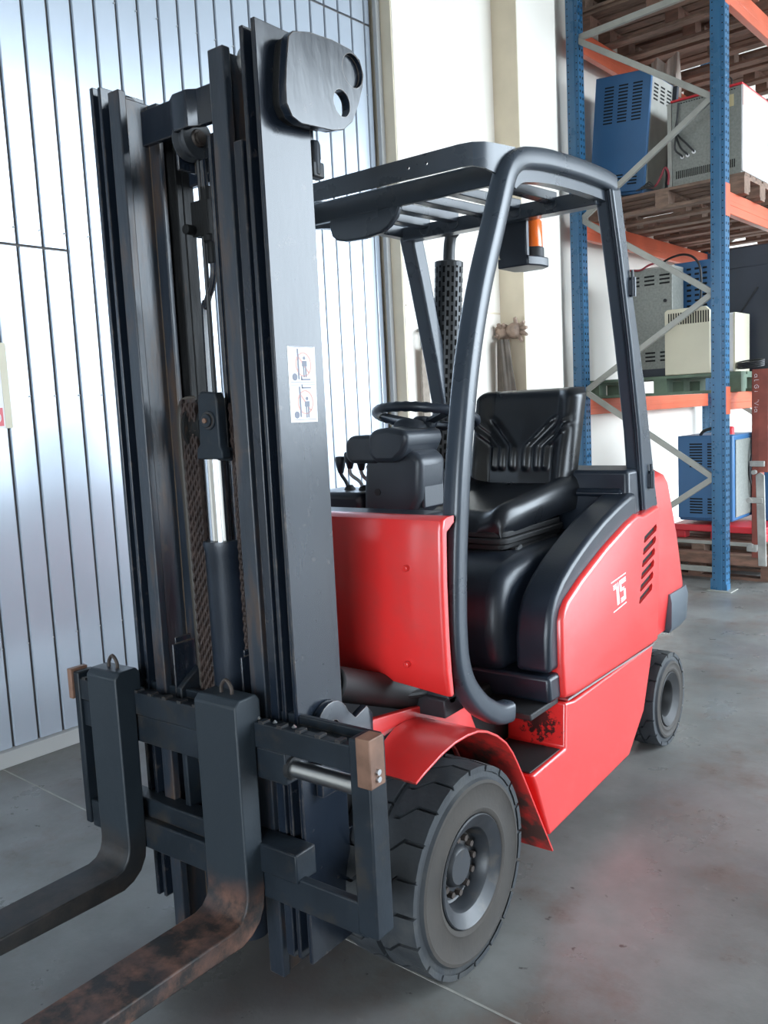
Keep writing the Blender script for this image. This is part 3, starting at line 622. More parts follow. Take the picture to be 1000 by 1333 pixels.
for sx in (1, -1):
    pr = rrect(-.028, .026, -.030, .030, .016, 3)
    gf = part('guard_frame', sweep_yz(lc_, pr, sx*.412), 'guard', FL, smooth=50)
    m_ = sweep_yz(lc_[4:], [(-.010, -.036), (.004, -.036), (.004, -.026), (-.010, -.026)], sx*.405); part('rubber_seal', m_, 'plastic', gf)
    m_ = sweep_yz(lc_[16:], [(-.02, -.062), (.012, -.062), (.012, -.02), (-.02, -.02)], sx*.40); part('roof_rail', m_, 'guard', gf)
    pl = part('guard_pillar', MB().prism(rpo + rpi, 'X', sx*.372, sx*.436), 'guard', FL, bev=.010, seg=3)
    for dx in ((.414, .426) if sx > 0 else ()):
        m_ = MB(); 
        for (a, b), (c, d_) in zip(rpi[:-1], rpi[1:]): m_.bar((sx*dx, a-.002, b), (sx*dx, c-.002, d_), .006, .010, up=(0, 1, 0))
        part('rubber_seal', m_, 'plastic', pl)
    for y, z in ((1.262, 1.80), (1.42, 1.12)):
        h_ = MB().cyl((sx*.445, y-.035, z-.035), (sx*.445, y-.035, z+.03), .011, 12); h_.cyl((sx*.445, y-.036, z+.03), (sx*.445, y-.04, z+.055), .005, 8); h_.box(sx*.43, sx*.45, y-.05, y-.02, z-.03, z+.02); part('door_hinge', h_, 'plastic', pl)
m_ = MB()
pth = [(-.405, .46), (-.402, .36), (-.395, .325), (-.375, .298), (-.34, .288), (.34, .288), (.375, .296), (.395, .322), (.405, .36), (.412, .462)]
inn_ = [(-.398, .46), (-.396, .36), (-.389, .33), (-.372, .306), (-.34, .296), (.34, .296), (.372, .304), (.389, .328), (.398, .36), (.404, .462)]
zl = [2.005, 2.030, 2.038, 2.043, 2.045, 2.042, 2.040, 2.036, 2.028, 2.003]; zt = [2.105, 2.102, 2.100, 2.098, 2.096, 2.100, 2.100, 2.102, 2.104, 2.112]
vs = []
for (a, b), (c, d_), l_, t_ in zip(pth, inn_, zl, zt): vs += [(a, b, l_), (a, b, t_), (c, d_, t_), (c, d_, l_)]
n_ = len(pth); m_.add(vs, [(i*4+k, i*4+(k+1) % 4, i*4+4+(k+1) % 4, i*4+4+k) for i in range(n_-1) for k in range(4)] + [(0, 1, 2, 3), tuple((n_-1)*4+k for k in (3, 2, 1, 0))])
fpz = part('guard_front_band', m_, 'guard', FL, smooth=60)
c_ = MB()
for x in (.175, .235): c_.tube([(x, .25, 2.072), (x, .33, 2.072)], .0045, 10)
cut(fpz, c_)
m_ = MB().prism([(.452, 2.024), (.452, 2.085), (.462, 2.092), (.50, 2.092), (.50, 2.070), (.475, 2.065), (.472, 2.024)], 'X', -.392, .392); part('guard_crossbar', m_, 'guard', FL, bev=.004)
m_ = MB().prism([(1.05, 2.055), (1.05, 2.105), (1.13, 2.115), (1.13, 2.06)], 'X', -.392, .392); part('guard_crossbar', m_, 'guard', FL, bev=.004)
for x in (-.30, -.175, -.05, .08, .215):
    rb = part('roof_bar', MB().prism([(.47, 2.066), (.47, 2.092), (1.06, 2.122), (1.06, 2.088)], 'X', x-.006, x+.034), 'guard', FL, bev=.003)
    part('bar_end', MB().cyl((x+.014, 1.046, 2.086), (x+.014, 1.056, 2.086), .024, 16), 'guard', rb, bev=.003)
m_ = MB().prism([(-.25, 1.995), (-.245, 1.975), (-.225, 1.960), (-.19, 1.952), (-.12, 1.950), (-.05, 1.957), (-.02, 1.972), (.005, 1.992), (.02, 2.018), (.02, 2.028), (-.25, 2.028), (-.252, 2.01)], 'Y', .452, .475); part('visor_plate', m_, 'guard', FL, bev=.006, seg=3)
# --- beacon
m_ = MB().prism([(.02, 2.09), (.125, 2.09), (.130, 1.99), (.125, 1.92), (.09, 1.895), (.03, 1.898), (-.02, 1.935), (.0, 2.0)], 'Y', 1.085, 1.15)
m_ = MB(); m_.box(.0, .108, 1.10, 1.125, 1.93, 2.11); m_.prism([(-.010, 1.10), (.112, 1.10), (.135, 1.16), (.135, 1.22), (.10, 1.25), (.02, 1.25), (-.01, 1.22)], 'Z', 1.905, 1.94); m_.box(-.004, .012, 1.10, 1.20, 1.94, 2.10)
bc = part('beacon_bracket', m_, 'plastic', FL, bev=.005)
m_ = MB().lathe([(1.975, .001), (1.975, .036), (2.065, .034), (2.075, .028), (2.078, .001)], 'Z', (.090, 1.185, 0), 28); part('beacon_lens', m_, 'amber', bc)
m_ = MB().lathe([(1.94, .001), (1.94, .04), (1.972, .04), (1.976, .036), (1.976, .001)], 'Z', (.090, 1.185, 0), 28); part('beacon_base', m_, 'black', bc)
# --- exhaust
m_ = MB().lathe([(1.0, .001), (1.0, .055), (2.0, .055), (2.004, .05), (2.004, .02)], 'Z', (0, 0, 0), 32)
ex = part('exhaust_stack', m_.xf(Matrix.Translation((-.362, 1.33, 0)) @ Matrix.Translation((0, 0, 2)) @ Matrix.Rotation(math.radians(4), 4, 'Y') @ Matrix.Translation((0, 0, -2))), 'void', FL)
m_ = MB(); nr, ns = 30, 20
XF = Matrix.Translation((-.362, 1.33, 0)) @ Matrix.Translation((0, 0, 2)) @ Matrix.Rotation(math.radians(4), 4, 'Y') @ Matrix.Translation((0, 0, -2))
for k in range(ns):          # perforated shield: staggered slotted sheet
    a0 = 2*PI*k/ns; a1 = a0+2*PI/ns*.45; a2 = 2*PI*(k+1)/ns
    def cq(aa, ab, z0, z1): m_.add([(.058*math.cos(t), .058*math.sin(t), z) for z in (z0, z1) for t in (aa, ab)], [(0, 1, 3, 2)])
    cq(a0, a1, 1.0, 2.0)
    for j in range(26):
        z = 1.0+.0385*j+(.019 if k % 2 else 0)
        cq(a1, a2, z, min(2.0, z+.014))
m_.lathe([(1.985, .0585), (2.002, .0585), (2.006, .05)], 'Z', (0, 0, 0), 28)
part('perforated_shield', m_.xf(XF), 'exh', ex, smooth=0, recalc=False)
m_ = MB().tube([XF @ Vector(p_) for p_ in spline([(0, 0, 1.99), (0, 0, 2.05), (.003, .0, 2.085), (.010, .0, 2.108), (.024, .0, 2.122)])], .024, 16); part('exhaust_pipe', m_, 'exh', ex)
# --- dash, steering, levers
DY = .36
m_ = MB()
front = [(-.105, 1.10), (.085, 1.10), (.115, 1.15), (.125, 1.27), (.085, 1.30), (-.055, 1.30), (-.085, 1.27), (-.095, 1.2)]
m_.prism(front, 'Y', DY, DY+.14)
dp = part('dash_column', m_, 'dashp', FL, bev=.02, seg=3)
m_ = MB(); m_.prism([(-.045, 1.285), (-.02, 1.262), (.05, 1.262), (.085, 1.29), (.105, 1.325), (.10, 1.355), (.03, 1.367), (-.02, 1.363), (-.045, 1.345)], 'Y', DY-.035, DY+.16); part('column_pod', m_, 'dashp', dp, bev=.016, seg=3)
m_ = MB(); m_.prism([(-.155, 1.275), (-.135, 1.258), (-.03, 1.258), (-.03, 1.345), (-.13, 1.345), (-.155, 1.325)], 'Y', DY-.01, DY+.13); part('instrument_pod', m_, 'dashp', dp, bev=.012, seg=3)
m_ = MB().lathe([(0, .055), (.02, .05), (.03, .04), (.03, 0)], 'Z', (0, 0, 0), 28).xf(Matrix.Translation((.02, DY+.10, 1.352)) @ Matrix.Rotation(math.radians(-14), 4, 'X')); part('column_collar', m_, 'dashp', dp)
m_ = MB().box(.105, .118, DY+.02, DY+.13, 1.12, 1.26); part('access_panel', m_, 'dashp', dp, bev=.006)
part('cover_screw', MB().cyl((-.04, DY-.003, 1.17), (-.04, DY+.01, 1.17), .011, 14), 'black', dp)
SWC = Vector((.018, .555, 1.392)); SR = Matrix.Translation(SWC) @ Matrix.Rotation(math.radians(-13), 4, 'X')
m_ = MB(); rim_ = [(.158*math.cos(2*PI*k/64), .158*math.sin(2*PI*k/64), .0) for k in range(65)]
m_.tube(rim_, [.0155+.0012*math.cos(k*PI) for k in range(65)], 12, cap=False); st = part('steering_wheel', m_.xf(SR), 'plastic', FL, weld=True)
m_ = MB().lathe([(-.05, .02), (-.03, .035), (-.01, .04), (-.005, .035), (-.005, 0)], 'Z', (0, 0, 0), 24)
for a in (90, 210, 330): m_.bar((.02*math.cos(math.radians(a)), .02*math.sin(math.radians(a)), -.02), (.152*math.cos(math.radians(a)), .152*math.sin(math.radians(a)), -.002), .03, .01)
part('wheel_hub', m_.xf(SR), 'plastic', st)
part('lever_console', MB().box(-.34, -.11, .36, .55, 1.10, 1.165), 'plastic', FL, bev=.02, seg=3)
for x, z, lean, ms in ((-.25, 1.275, 0, 'plastic'), (-.19, 1.29, -.05, 'steel'), (-.155, 1.285, -.02, 'steel'), (-.12, 1.25, 0, 'steel')):
    m_ = MB().tube(spline([(x+.02, .46, 1.15), (x+.012, .45, 1.19), (x+lean*.4, .44, 1.22), (x+lean*.4, .44, z-.02)]), .006, 8); lv = part('control_lever', m_, ms, FL)
    m_ = MB().lathe([(-.055, .008), (-.05, .010), (-.03, .015), (-.008, .0185), (0, .015), (.002, 0)], 'Z', (x+lean*.4, .44, z), 16); part('lever_knob', m_, 'plastic', lv)
    part('lever_boot', MB().lathe([(0, .022), (.012, .016), (.02, .010)], 'Z', (x+.018, .46, 1.16), 14), 'black', lv)
# --- seat
def seatback(u, v):
    x = (u-.5)*2; wd = .225-.012*(1-v)-(.025*max(0, (v-.9)/.1)**2); X = x*wd
    z = 1.10+.37*v; y = 1.185+.095*v
    d_ = 0
    ed = max(0, abs(x)-.62)/.38; d_ += .055*math.sin(min(1, ed*1.15)*PI/2)*(1-.25*v) if ed > 0 else 0
    d_ += .02*math.exp(-((v-.35)/.22)**2)*(1-abs(x))
    if v < .86:
        for j, xk in enumerate((0, .30, .58)):
            pass
    t = max(0, v-.42)
    for sgn in (1, -1):
        for xk in (.13, .35, .50):
            xl = xk + t*1.9*(.8+.3*xk) + (0 if t > 0 else 0)
            if v > .17 and xl < .92 and v < .74:
                d_ += .015*math.exp(-((abs(x)-xl)/.052)**2)*(1 if sgn == (1 if x >= 0 else -1) else 0)*min(1, (v-.17)/.05)*min(1, (.74-v)/.05)
    tx = min(1, (1-abs(x))*wd/.045); tv = min(1, (1-v)*.37/.035)
    d_ -= (.05+d_)*(1-math.sqrt(max(0, 1-(1-tx)**2))) + .04*(1-math.sqrt(max(0, 1-(1-tv)**2)))
    return (X, y-d_, z)
m_ = MB(); NU, NV = 72, 64; m_.grid(seatback, NU, NV)
k0 = len(m_.v); m_.grid(lambda u, v: ((u-.5)*2*(.218-.012*(1-v)-.02*max(0, (v-.9)/.1)**2), 1.185+.095*v+.055, 1.10+.362*v), NU, NV)
def idx(o_, i, j): return o_+j*(NU+1)+i
fs = []
for j in range(NV): fs += [(idx(0, 0, j), idx(0, 0, j+1), idx(k0, 0, j+1), idx(k0, 0, j)), (idx(0, NU, j+1), idx(0, NU, j), idx(k0, NU, j), idx(k0, NU, j+1))]
for i in range(NU): fs += [(idx(0, i+1, 0), idx(0, i, 0), idx(k0, i, 0), idx(k0, i+1, 0)), (idx(0, i, NV), idx(0, i+1, NV), idx(k0, i+1, NV), idx(k0, i, NV))]
m_.f += fs; m_.m += [0]*len(fs)
def cush(u, v):
    x = (u-.5)*2; y = .70+.54*v
    wd = (.215+.02*v)*(1-.10*max(0, 1-v/.22)**2); X = x*wd
    h = 1.060+.065*v + .034*min(1, max(0, (abs(x)-.50)/.32))**1.5
    fx = min(1, (1-abs(x))*wd/.055); fy = min(1, v*.54/.075)
    h -= .052*(1-math.sqrt(max(0, 1-(1-fx)**2))) + .06*(1-math.sqrt(max(0, 1-(1-fy)**2)))
    return (X, y, h)
c2 = MB(); c2.grid(cush, 40, 40); k1 = len(c2.v); c2.grid(lambda u, v: ((u-.5)*2*(.20+.02*v)*(1-.10*max(0, 1-v/.22)**2), .705+.535*v, .995+.03*v), 40, 40)
fs = []
for j in range(40):
    q = 41; fs += [(j*q, (j+1)*q, k1+(j+1)*q, k1+j*q), ((j+1)*q+40, j*q+40, k1+j*q+40, k1+(j+1)*q+40), (j+1, j, k1+j, k1+j+1), (40*q+j, 40*q+j+1, k1+40*q+j+1, k1+40*q+j)]
c2.f += fs; c2.m += [0]*len(fs)
se = part('seat', c2, 'vinyl', FL, smooth=60)
part('backrest', m_, 'vinyl', se, smooth=60)
m_ = MB()
for i in range(5): 
    z = .905+.02*i; e_ = .012*(i % 2); m_.prism(rrect(-.20-e_, .20+e_, .70-e_, 1.15, .04, 3), 'Z', z, z+.02)
part('suspension_boot', m_, 'black', se, bev=.004)
for sx in (1, -1): part('seat_rail', MB().box(sx*.205, sx*.222, .74, 1.05, .935, .952), 'black', se)
part('seat_lever', MB().tube([(.215, .79, .95), (.228, .74, .94)], .007, 8), 'steel', se)

# ------------------------------------------------------------------ pallet rack along the left wall
RK = thing('pallet_rack', 'tall pallet rack with blue posts, orange beams and grey braces by the white wall', 'rack', W0, TH)
def post(n0, s0):
    m_ = MB(); m_.box(n0, n0+.10, s0, s0+.003, 0, 5.2); m_.box(n0, n0+.003, s0, s0+.07, 0, 5.2); m_.box(n0+.097, n0+.10, s0, s0+.085, 0, 5.2)
    m_.box(n0+.030, n0+.070, s0-.006, s0+.003, 0, 5.2)
    u_ = part('rack_post', m_, 'blue', RK, bev=.0025, seg=2)
    h_ = MB()
    for k in range(103):
        z = .08+.05*k
        h_.add([(n0+.1006, s0+.024+a, z+b) for a, b in ((-.008, -.009), (.008, -.009), (.008, .009), (-.008, .009))], [(0, 1, 2, 3)])
        h_.add([(n0+.1006, s0+.062+a, z+b) for a, b in ((-.008, -.009), (.008, -.009), (.008, .009), (-.008, .009))], [(0, 1, 2, 3)])
        for nn in (.016, .084): h_.add([(n0+nn+a, s0-.0006, z+b) for a, b in ((-.004, -.004), (.004, -.004), (.004, .004), (-.004, .004))], [(0, 1, 2, 3)])
    part('post_hole', h_, 'void', u_, smooth=0, recalc=False, stuff=True)
    f_ = part('foot_plate', MB().box(n0-.03, n0+.15, s0-.04, s0+.11, 0, .008), 'galv', u_, bev=.002)
    part('foot_clip', MB().box(n0-.012, n0, s0-.0, s0+.07, 0, .09).box(n0+.1, n0+.108, s0+.0, s0+.07, 0, .05), 'blue', u_, bev=.002)
for s0 in (4.65, 7.36):
    post(1.30, s0); post(.22, s0)
    zz = [.16, .82, 1.485, 2.12, 2.79, 3.43, 4.09]
    for k in range(6):
        a, b = ((1.31, .31), (.31, 1.31))[(k+1) % 2] if False else ((.31, 1.31) if k % 2 == 0 else (1.31, .31))
        m_ = MB(); m_.bar((a, s0+.022, zz[k]), (b, s0+.022, zz[k+1]), .028, .042, up=(0, 1, 0) if False else (0, 0, 1)); part('brace', m_, 'galv', RK, bev=.003)
    part('brace', MB().bar((.31, s0+.03, 4.11), (1.31, s0+.03, 4.15), .03, .045), 'galv', RK, bev=.003)
for zt, h in ((1.425, .125), (2.81, .15), (4.20, .16)):
    for n0 in (.235, 1.335):
        m_ = MB(); m_.prism([(n0, zt-h), (n0+.05, zt-h), (n0+.05, zt-.03), (n0+.045, zt-.03), (n0+.045, zt), (n0, zt)], 'Y', 4.745, 7.36) if False else None
        m_ = MB(); m_.box(n0, n0+.05, 4.74, 7.36, zt-h, zt); m_.box(n0-.001, n0+.052, 4.74, 7.36, zt-h*.62, zt-h*.38)
        bm_ = part('beam', m_, 'orange', RK, bev=.004)
        part('beam_connector', MB().box(n0+.01 if n0 < 1 else n0+.062, n0+.015 if n0 < 1 else n0+.067, 4.66, 4.745, zt-h-.03, zt+.04).box(n0, n0+.066, 4.735, 4.742, zt-h-.03, zt+.04), 'orange', bm_, bev=.001)
# ------------------------------------------------------------------ pallets
def pallet(label, loc, wood, wood2, rz=TH, group=None, name='pallet', dims=(1.2, .8), seed=0):
    """local x = length (across the rack), y = depth; boards on top run along x"""
    rnd = random.Random(seed); Lx, Ly = dims
    t = thing(name, label, 'pallet', loc, rz, group)
    bd = mesh_of('board', MB().box(-Lx/2, Lx/2, -.055, .055, 0, .02), wood, 0)
    nb = 6
    for k in range(nb):
        o = bpy.data.objects.new('board', bd); COL.objects.link(o); o.parent = t; o.location = (rnd.uniform(-.004, .004), -Ly/2+.056+(Ly-.112)*k/(nb-1), .124); o.rotation_euler = (0, 0, rnd.uniform(-.006, .006))
    sb = mesh_of('stringer', MB().box(-.05, .05, -Ly/2, Ly/2, 0, .022), wood2, 0)
    bl = mesh_of('block', MB().box(-.05, .05, -.062, .062, 0, .08), wood2, 0)
    bb = mesh_of('bottom_board', MB().box(-Lx/2, Lx/2, -.05, .05, 0, .022), wood, 0)
    for x in (-Lx/2+.05, 0, Lx/2-.05):
        o = bpy.data.objects.new('stringer', sb); COL.objects.link(o); o.parent = t; o.location = (x, 0, .102)
        for y in (-Ly/2+.062, 0, Ly/2-.062):
            o = bpy.data.objects.new('block', bl); COL.objects.link(o); o.parent = t; o.location = (x, y, .022)
    for y in (-Ly/2+.05, 0, Ly/2-.05):
        o = bpy.data.objects.new('bottom_board', bb); COL.objects.link(o); o.parent = t; o.location = (0, y, 0)
    return t
# top level: three wooden pallets, one more stacked
pallet('brown wooden pallet on the topmost orange beams, nearest the front posts', W(5.25, .82, 4.20), 'oldwood', 'wood', seed=1)
pallet('second brown wooden pallet along the topmost orange beams', W(6.12, .82, 4.20), 'wood', 'oldwood', seed=2)
pallet('third brown wooden pallet along the topmost orange beams, farthest back', W(7.0, .82, 4.20), 'wood', 'wood', seed=3)
pallet('weathered pallet stacked on the first pallet of the top rack level', W(5.22, .80, 4.345), 'oldwood', 'oldwood', seed=4)
pallet('pallet stacked on the second pallet of the top rack level', W(6.10, .84, 4.345), 'wood', 'oldwood', seed=5)
pallet('wooden pallet under the blue and grey chargers on the second rack level', W(5.32, .84, 2.81), 'oldwood', 'oldwood', seed=6)
pallet('empty brown pallet behind the chargers on the second rack level', W(6.22, .84, 2.81), 'wood', 'wood', seed=7)
pallet('farthest brown pallet on the second rack level above the black case', W(7.06, .82, 2.81), 'wood', 'wood', seed=8)
pallet('green painted wooden pallet on the lowest orange beams', W(5.25, .84, 1.425), 'greenwood', 'greenwood', seed=9)
pallet('reddish brown pallet on the floor under the blue charger', W(5.50, 1.00, .0), 'wood', 'wood', seed=10, dims=(1.2, .8))
pallet('upper brown pallet of the floor stack under the blue charger', W(5.52, 1.02, .145), 'wood', 'oldwood', seed=11, dims=(1.2, .8))

# ------------------------------------------------------------------ chargers and cases
def slots(rows, cols, x0, dx, z0, dz, wdt, hgt, y, vert=False):
    m_ = MB()
    for i in range(cols):
        for j in range(rows):
            x = x0+dx*i; z = z0-dz*j
            m_.box(x, x+wdt, y-.0015, y+.003, z-hgt, z)
    return m_
def xslots(rows, cols, y0, dy, z0, dz, wdt, hgt, x):
    m_ = MB()
    for i in range(cols):
        for j in range(rows): m_.box(x-.003, x+.0015, y0+dy*i, y0+dy*i+wdt, z0-dz*j-hgt, z0-dz*j)
    return m_
# tall blue charger, second level
c = thing('battery_charger', 'tall blue battery charger cabinet with louvre slots on the second rack level', 'charger', W(4.95, .262, 2.996), TH); c.rotation_euler = (0, math.radians(5), TH)
part('cabinet', MB().box(0, .42, 0.0, .44, 0, .86), 'chblue', c, bev=.006)
sl_ = part('front_panel', MB().box(-.012, .44, -.03, 0, .02, .88), 'chblue', c, bev=.006)
m_ = slots(12, 3, .07, .115, .80, .0235, .075, .010, -.03); m_.v += slots(3, 3, .07, .115, .11, .0235, .075, .010, -.03).v and []; part('vent_slot', m_, 'void', sl_, smooth=0, stuff=True)
part('vent_slot', slots(4, 3, .07, .115, .15, .0235, .075, .010, -.03), 'void', sl_, smooth=0, stuff=True)
side = part('side_panel', MB().box(.42, .426, .02, .43, .05, .85), 'galv', c, bev=.002)
part('vent_slot', xslots(5, 3, .06, .12, .80, .026, .075, .012, .426), 'void', side, smooth=0, stuff=True)
part('edge_strip', MB().box(.41, .46, .40, .44, .0, .85), 'dkcase', c, bev=.004)
# grey charger with red top
c = thing('battery_charger', 'grey hammered charger with red lid and yellowed label on the second rack level', 'charger', W(4.96, .905, 2.955), TH)
part('cabinet', MB().box(0, .50, 0, .55, 0, .60), 'chgrey', c, bev=.005)
part('lid', MB().box(-.005, .51, -.01, .56, .60, .615), 'redplastic', c, bev=.003)
sp_ = part('side_panel', MB().box(.50, .512, 0, .55, .02, .60), 'white', c, bev=.003)
part('side_band', MB().box(.512, .5135, .0, .55, .46, .60), 'pink', sp_, smooth=0)
part('vent_slot', slots(1, 30, .03, .0145, .11, .03, .007, .055, 0), 'void', c, smooth=0, stuff=True)
part('paper_label', MB().box(.36, .45, -.002, .0, .47, .55), 'label', c, smooth=0)
part('vent_slot', slots(1, 22, .05, .019, .585, .03, .012, .006, 0), 'void', c, smooth=0, stuff=True)
m_ = MB()
for x, z in ((.08, .20), (.12, .205), (.165, .22)):
    m_.tube(spline([(x, .002, z), (x, -.02, z+.01), (x-.04, -.04, z+.06), (.045, -.03, z+.16), (.05, -.02, .48), (.055, -.01, .585)]), .007, 8)
part('supply_cable', m_, 'cable', c)
for x, z in ((.08, .20), (.12, .205), (.165, .22)): part('cable_gland', MB().tube([(x, -.012, z), (x, .003, z)], .013, 10), 'white', c)
part('edge_post', MB().box(-.035, -.002, .0, .03, 0, .60), 'galv', c, bev=.003)
m_ = MB()
for k in range(3): m_.tube([(.33+.03*k+.028*math.cos(a*PI/8), -.0+.02*k, .655+.036*math.sin(a*PI/8)) for a in range(17)], .005, 6)
tag(part('cable_coil', wmb(MB()) if False else m_.xf(Matrix.Translation(W(4.98, .905, 2.955)) @ WR), 'cable'), 'small black cable coil lying on the red charger lid', 'cable')
tag(part('cable', MB().tube(spline([W(4.885, .70, 2.985), W(4.885, .78, 2.97), W(4.88, .82, 2.985), W(4.88, .85, 3.03), W(4.88, .885, 3.09), W(4.885, .91, 3.04), W(4.885, .905, 2.965)]), .008, 8), 'redcable'), 'dark red cable looped on the pallet between blue and grey chargers', 'cable')
m_ = MB()
for k in range(5): m_.tube(spline([W(4.855, .67+.02*k, 2.963), W(4.85, .71+.015*k, 2.968+.010*k), W(4.86, .77+.01*k, 2.963)], 4), .005, 6)
tag(part('wire_bundle', m_, 'cable'), 'loose dark wire ends on the pallet beside the blue charger', 'wires')
# small block hanging with film on the upper beam
tag(part('plastic_wrap', MB().grid(lambda u, v: tuple(W(5.55+.02*math.sin(u*18+v*3), .50+.24*u, 4.10-.34*v+.03*math.sin(u*9))), 16, 10), 'kraft', smooth=60, recalc=False), 'torn plastic film hanging from the pallets on top of the rack', 'film')
# first level
c = thing('battery_charger', 'grey speckled charger cabinet with louvres on the green pallet', 'charger', W(4.98, .50, 1.572), TH)
part('cabinet', MB().box(0, .39, 0, .22, 0.02, .82), 'chgrey', c, bev=.005)
part('base_plinth', MB().box(-.01, .385, -.01, .22, 0, .06), 'dkcase', c, bev=.004)
part('top_flange', MB().box(0, .39, .0, .22, .815, .83), 'galv', c, bev=.003)
part('vent_slot', slots(3, 3, .05, .12, .77, .03, .08, .013, 0), 'void', c, smooth=0, stuff=True); part('vent_slot', slots(3, 3, .05, .12, .19, .03, .08, .013, 0), 'void', c, smooth=0, stuff=True)
part('knob', MB().tube([(.335, -.01, .57), (.335, .002, .57)], .013, 12), 'black', c)
c = thing('battery_charger', 'bright blue charger with slotted side beside the grey speckled charger', 'charger', W(5.24, .80, 1.572), TH)
part('cabinet', MB().box(0, .29, 0, .30, 0, .87), 'chblue', c, bev=.005)
part('vent_slot', slots(15, 3, .10, .062, .82, .04, .034, .016, 0), 'void', c, smooth=0, stuff=True)
part('door_edge', MB().box(-.004, .05, -.004, 0, .01, .81), 'chblue', c, bev=.002)
part('supply_cable', MB().tube(spline([(-.12, .05, .90), (-.03, .02, .925), (.08, -.01, .93), (.17, -.03, .89), (.22, -.035, .80), (.225, -.04, .6), (.19, -.035, .45), (.12, -.03, .36)]), .009, 8), 'cable', c)
tag(part('cable', MB().tube(spline([W(4.97, .42, 2.385), W(4.96, .55, 2.40), W(4.95, .65, 2.39), W(4.96, .72, 2.42), W(5.0, .80, 2.44)]), .008, 8), 'redcable'), 'red cable lying on top of the grey speckled charger', 'cable')
c = thing('heater_case', 'cream enamelled heater case with top slots on the green pallet', 'heater', W(4.86, .875, 1.572), TH)
part('case', MB().prism([(0, 0), (.34, 0), (.34, .455), (.31, .485), (.02, .485), (0, .47)], 'Y', .002, .035), 'cream', c, bev=.006)
part('body', MB().box(.03, .50, .035, .33, 0.0, .42), 'white', c, bev=.01)
part('end_flange', MB().box(.50, .515, .02, .33, 0.0, .42), 'cream', c, bev=.003)
part('vent_slot', slots(1, 17, .03, .0185, .455, .03, .009, .085, .002), 'void', c, smooth=0, stuff=True)
m_ = MB()
for k in range(4): m_.tube([W(4.84+.06+.05*math.sin(a*PI/10)*1.2, 1.492+.09*math.cos(a*PI/10), 1.60+.012*k+.012*math.sin(a*PI/10+.3)) for a in range(21)], .006, 6)
tag(part('cable_coil', m_, 'cable'), 'coil of black cable lying on the green pallet edge beside the cream heater', 'cable')
c = thing('black_case', 'large dark grey steel case standing behind the front post on the green pallet', 'case', W(5.30, 1.16, 1.572), TH)
part('cabinet', MB().box(0, .62, 0, .55, 0, .93), 'dkcase', c, bev=.008)
part('cover', MB().box(-.005, .625, -.012, 0, .05, .78), 'dkcase', c, bev=.004)
part('gas_strut', MB().cyl((.05, -.018, .32), (.26, -.018, .62), .006, 8), 'black', c)
# ground level
c = thing('battery_charger', 'blue charger with louvred front standing on the floor pallets', 'charger', W(5.18, .85, .40), TH)
part('cabinet', MB().box(0, .42, 0, .50, 0.03, .70), 'chblue', c, bev=.012)
part('front_panel', MB().box(-.004, .37, -.012, 0, .05, .70), 'chblue', c, bev=.006)
part('vent_slot', slots(9, 2, .09, .14, .64, .022, .10, .011, -.012), 'void', c, smooth=0, stuff=True); part('vent_slot', slots(6, 2, .09, .14, .21, .022, .10, .011, -.012), 'void', c, smooth=0, stuff=True)
part('side_panel', MB().box(.42, .428, .05, .45, .06, .66), 'chgrey', c, bev=.003)
part('handle', MB().tube(spline([(.16, .03, .70), (.19, .03, .735), (.26, .03, .75), (.33, .03, .735), (.36, .03, .70)]), .012, 8), 'cable', c)
c = thing('battery_charger', 'narrow blue charger at the right of the floor charger behind the rust red column', 'charger', W(5.55, 1.30, .40), TH)
part('cabinet', MB().box(0, .22, 0, .40, .0, .72), 'chblue', c, bev=.008)
part('screw', MB().tube([(.03, -.003, .60), (.03, .002, .60)], .008, 8).tube([(.03, -.003, .14), (.03, .002, .14)], .008, 8), 'galv', c)
part('supply_cable', MB().tube(spline([(.06, -.02, .64), (.0, -.04, .5), (-.01, -.04, .35), (.02, -.02, .22)]), .009, 8), 'cable', c)
c = thing('plastic_pallet', 'red plastic pallet with legs under the floor charger', 'pallet', W(5.15, .80, .29), TH)
part('deck', MB().box(0, .72, 0, .8, .06, .11), 'redplastic', c, bev=.006)
for x in (.0, .30, .62): part('foot', MB().box(x, x+.10, .02, .12, 0, .06), 'redplastic', c, bev=.006)
tag(part('steel_tube', wmb(MB().box(.72, 1.55, 5.04, 5.07, .27, .295)), 'galv', bev=.003), 'long galvanised tube lying across the floor pallets', 'tube')
tag(part('timber_beam', wmb(MB().box(.62, 1.75, 4.98, 5.08, .13, .215)), 'wood', bev=.008), 'rough brown timber beam lying in front of the floor pallets', 'timber')
tag(part('steel_tube', wmb(MB().box(.62, 1.30, 4.96, 4.99, .07, .11)), 'galv', bev=.003), 'short galvanised bar lying low behind the front rack post', 'tube')
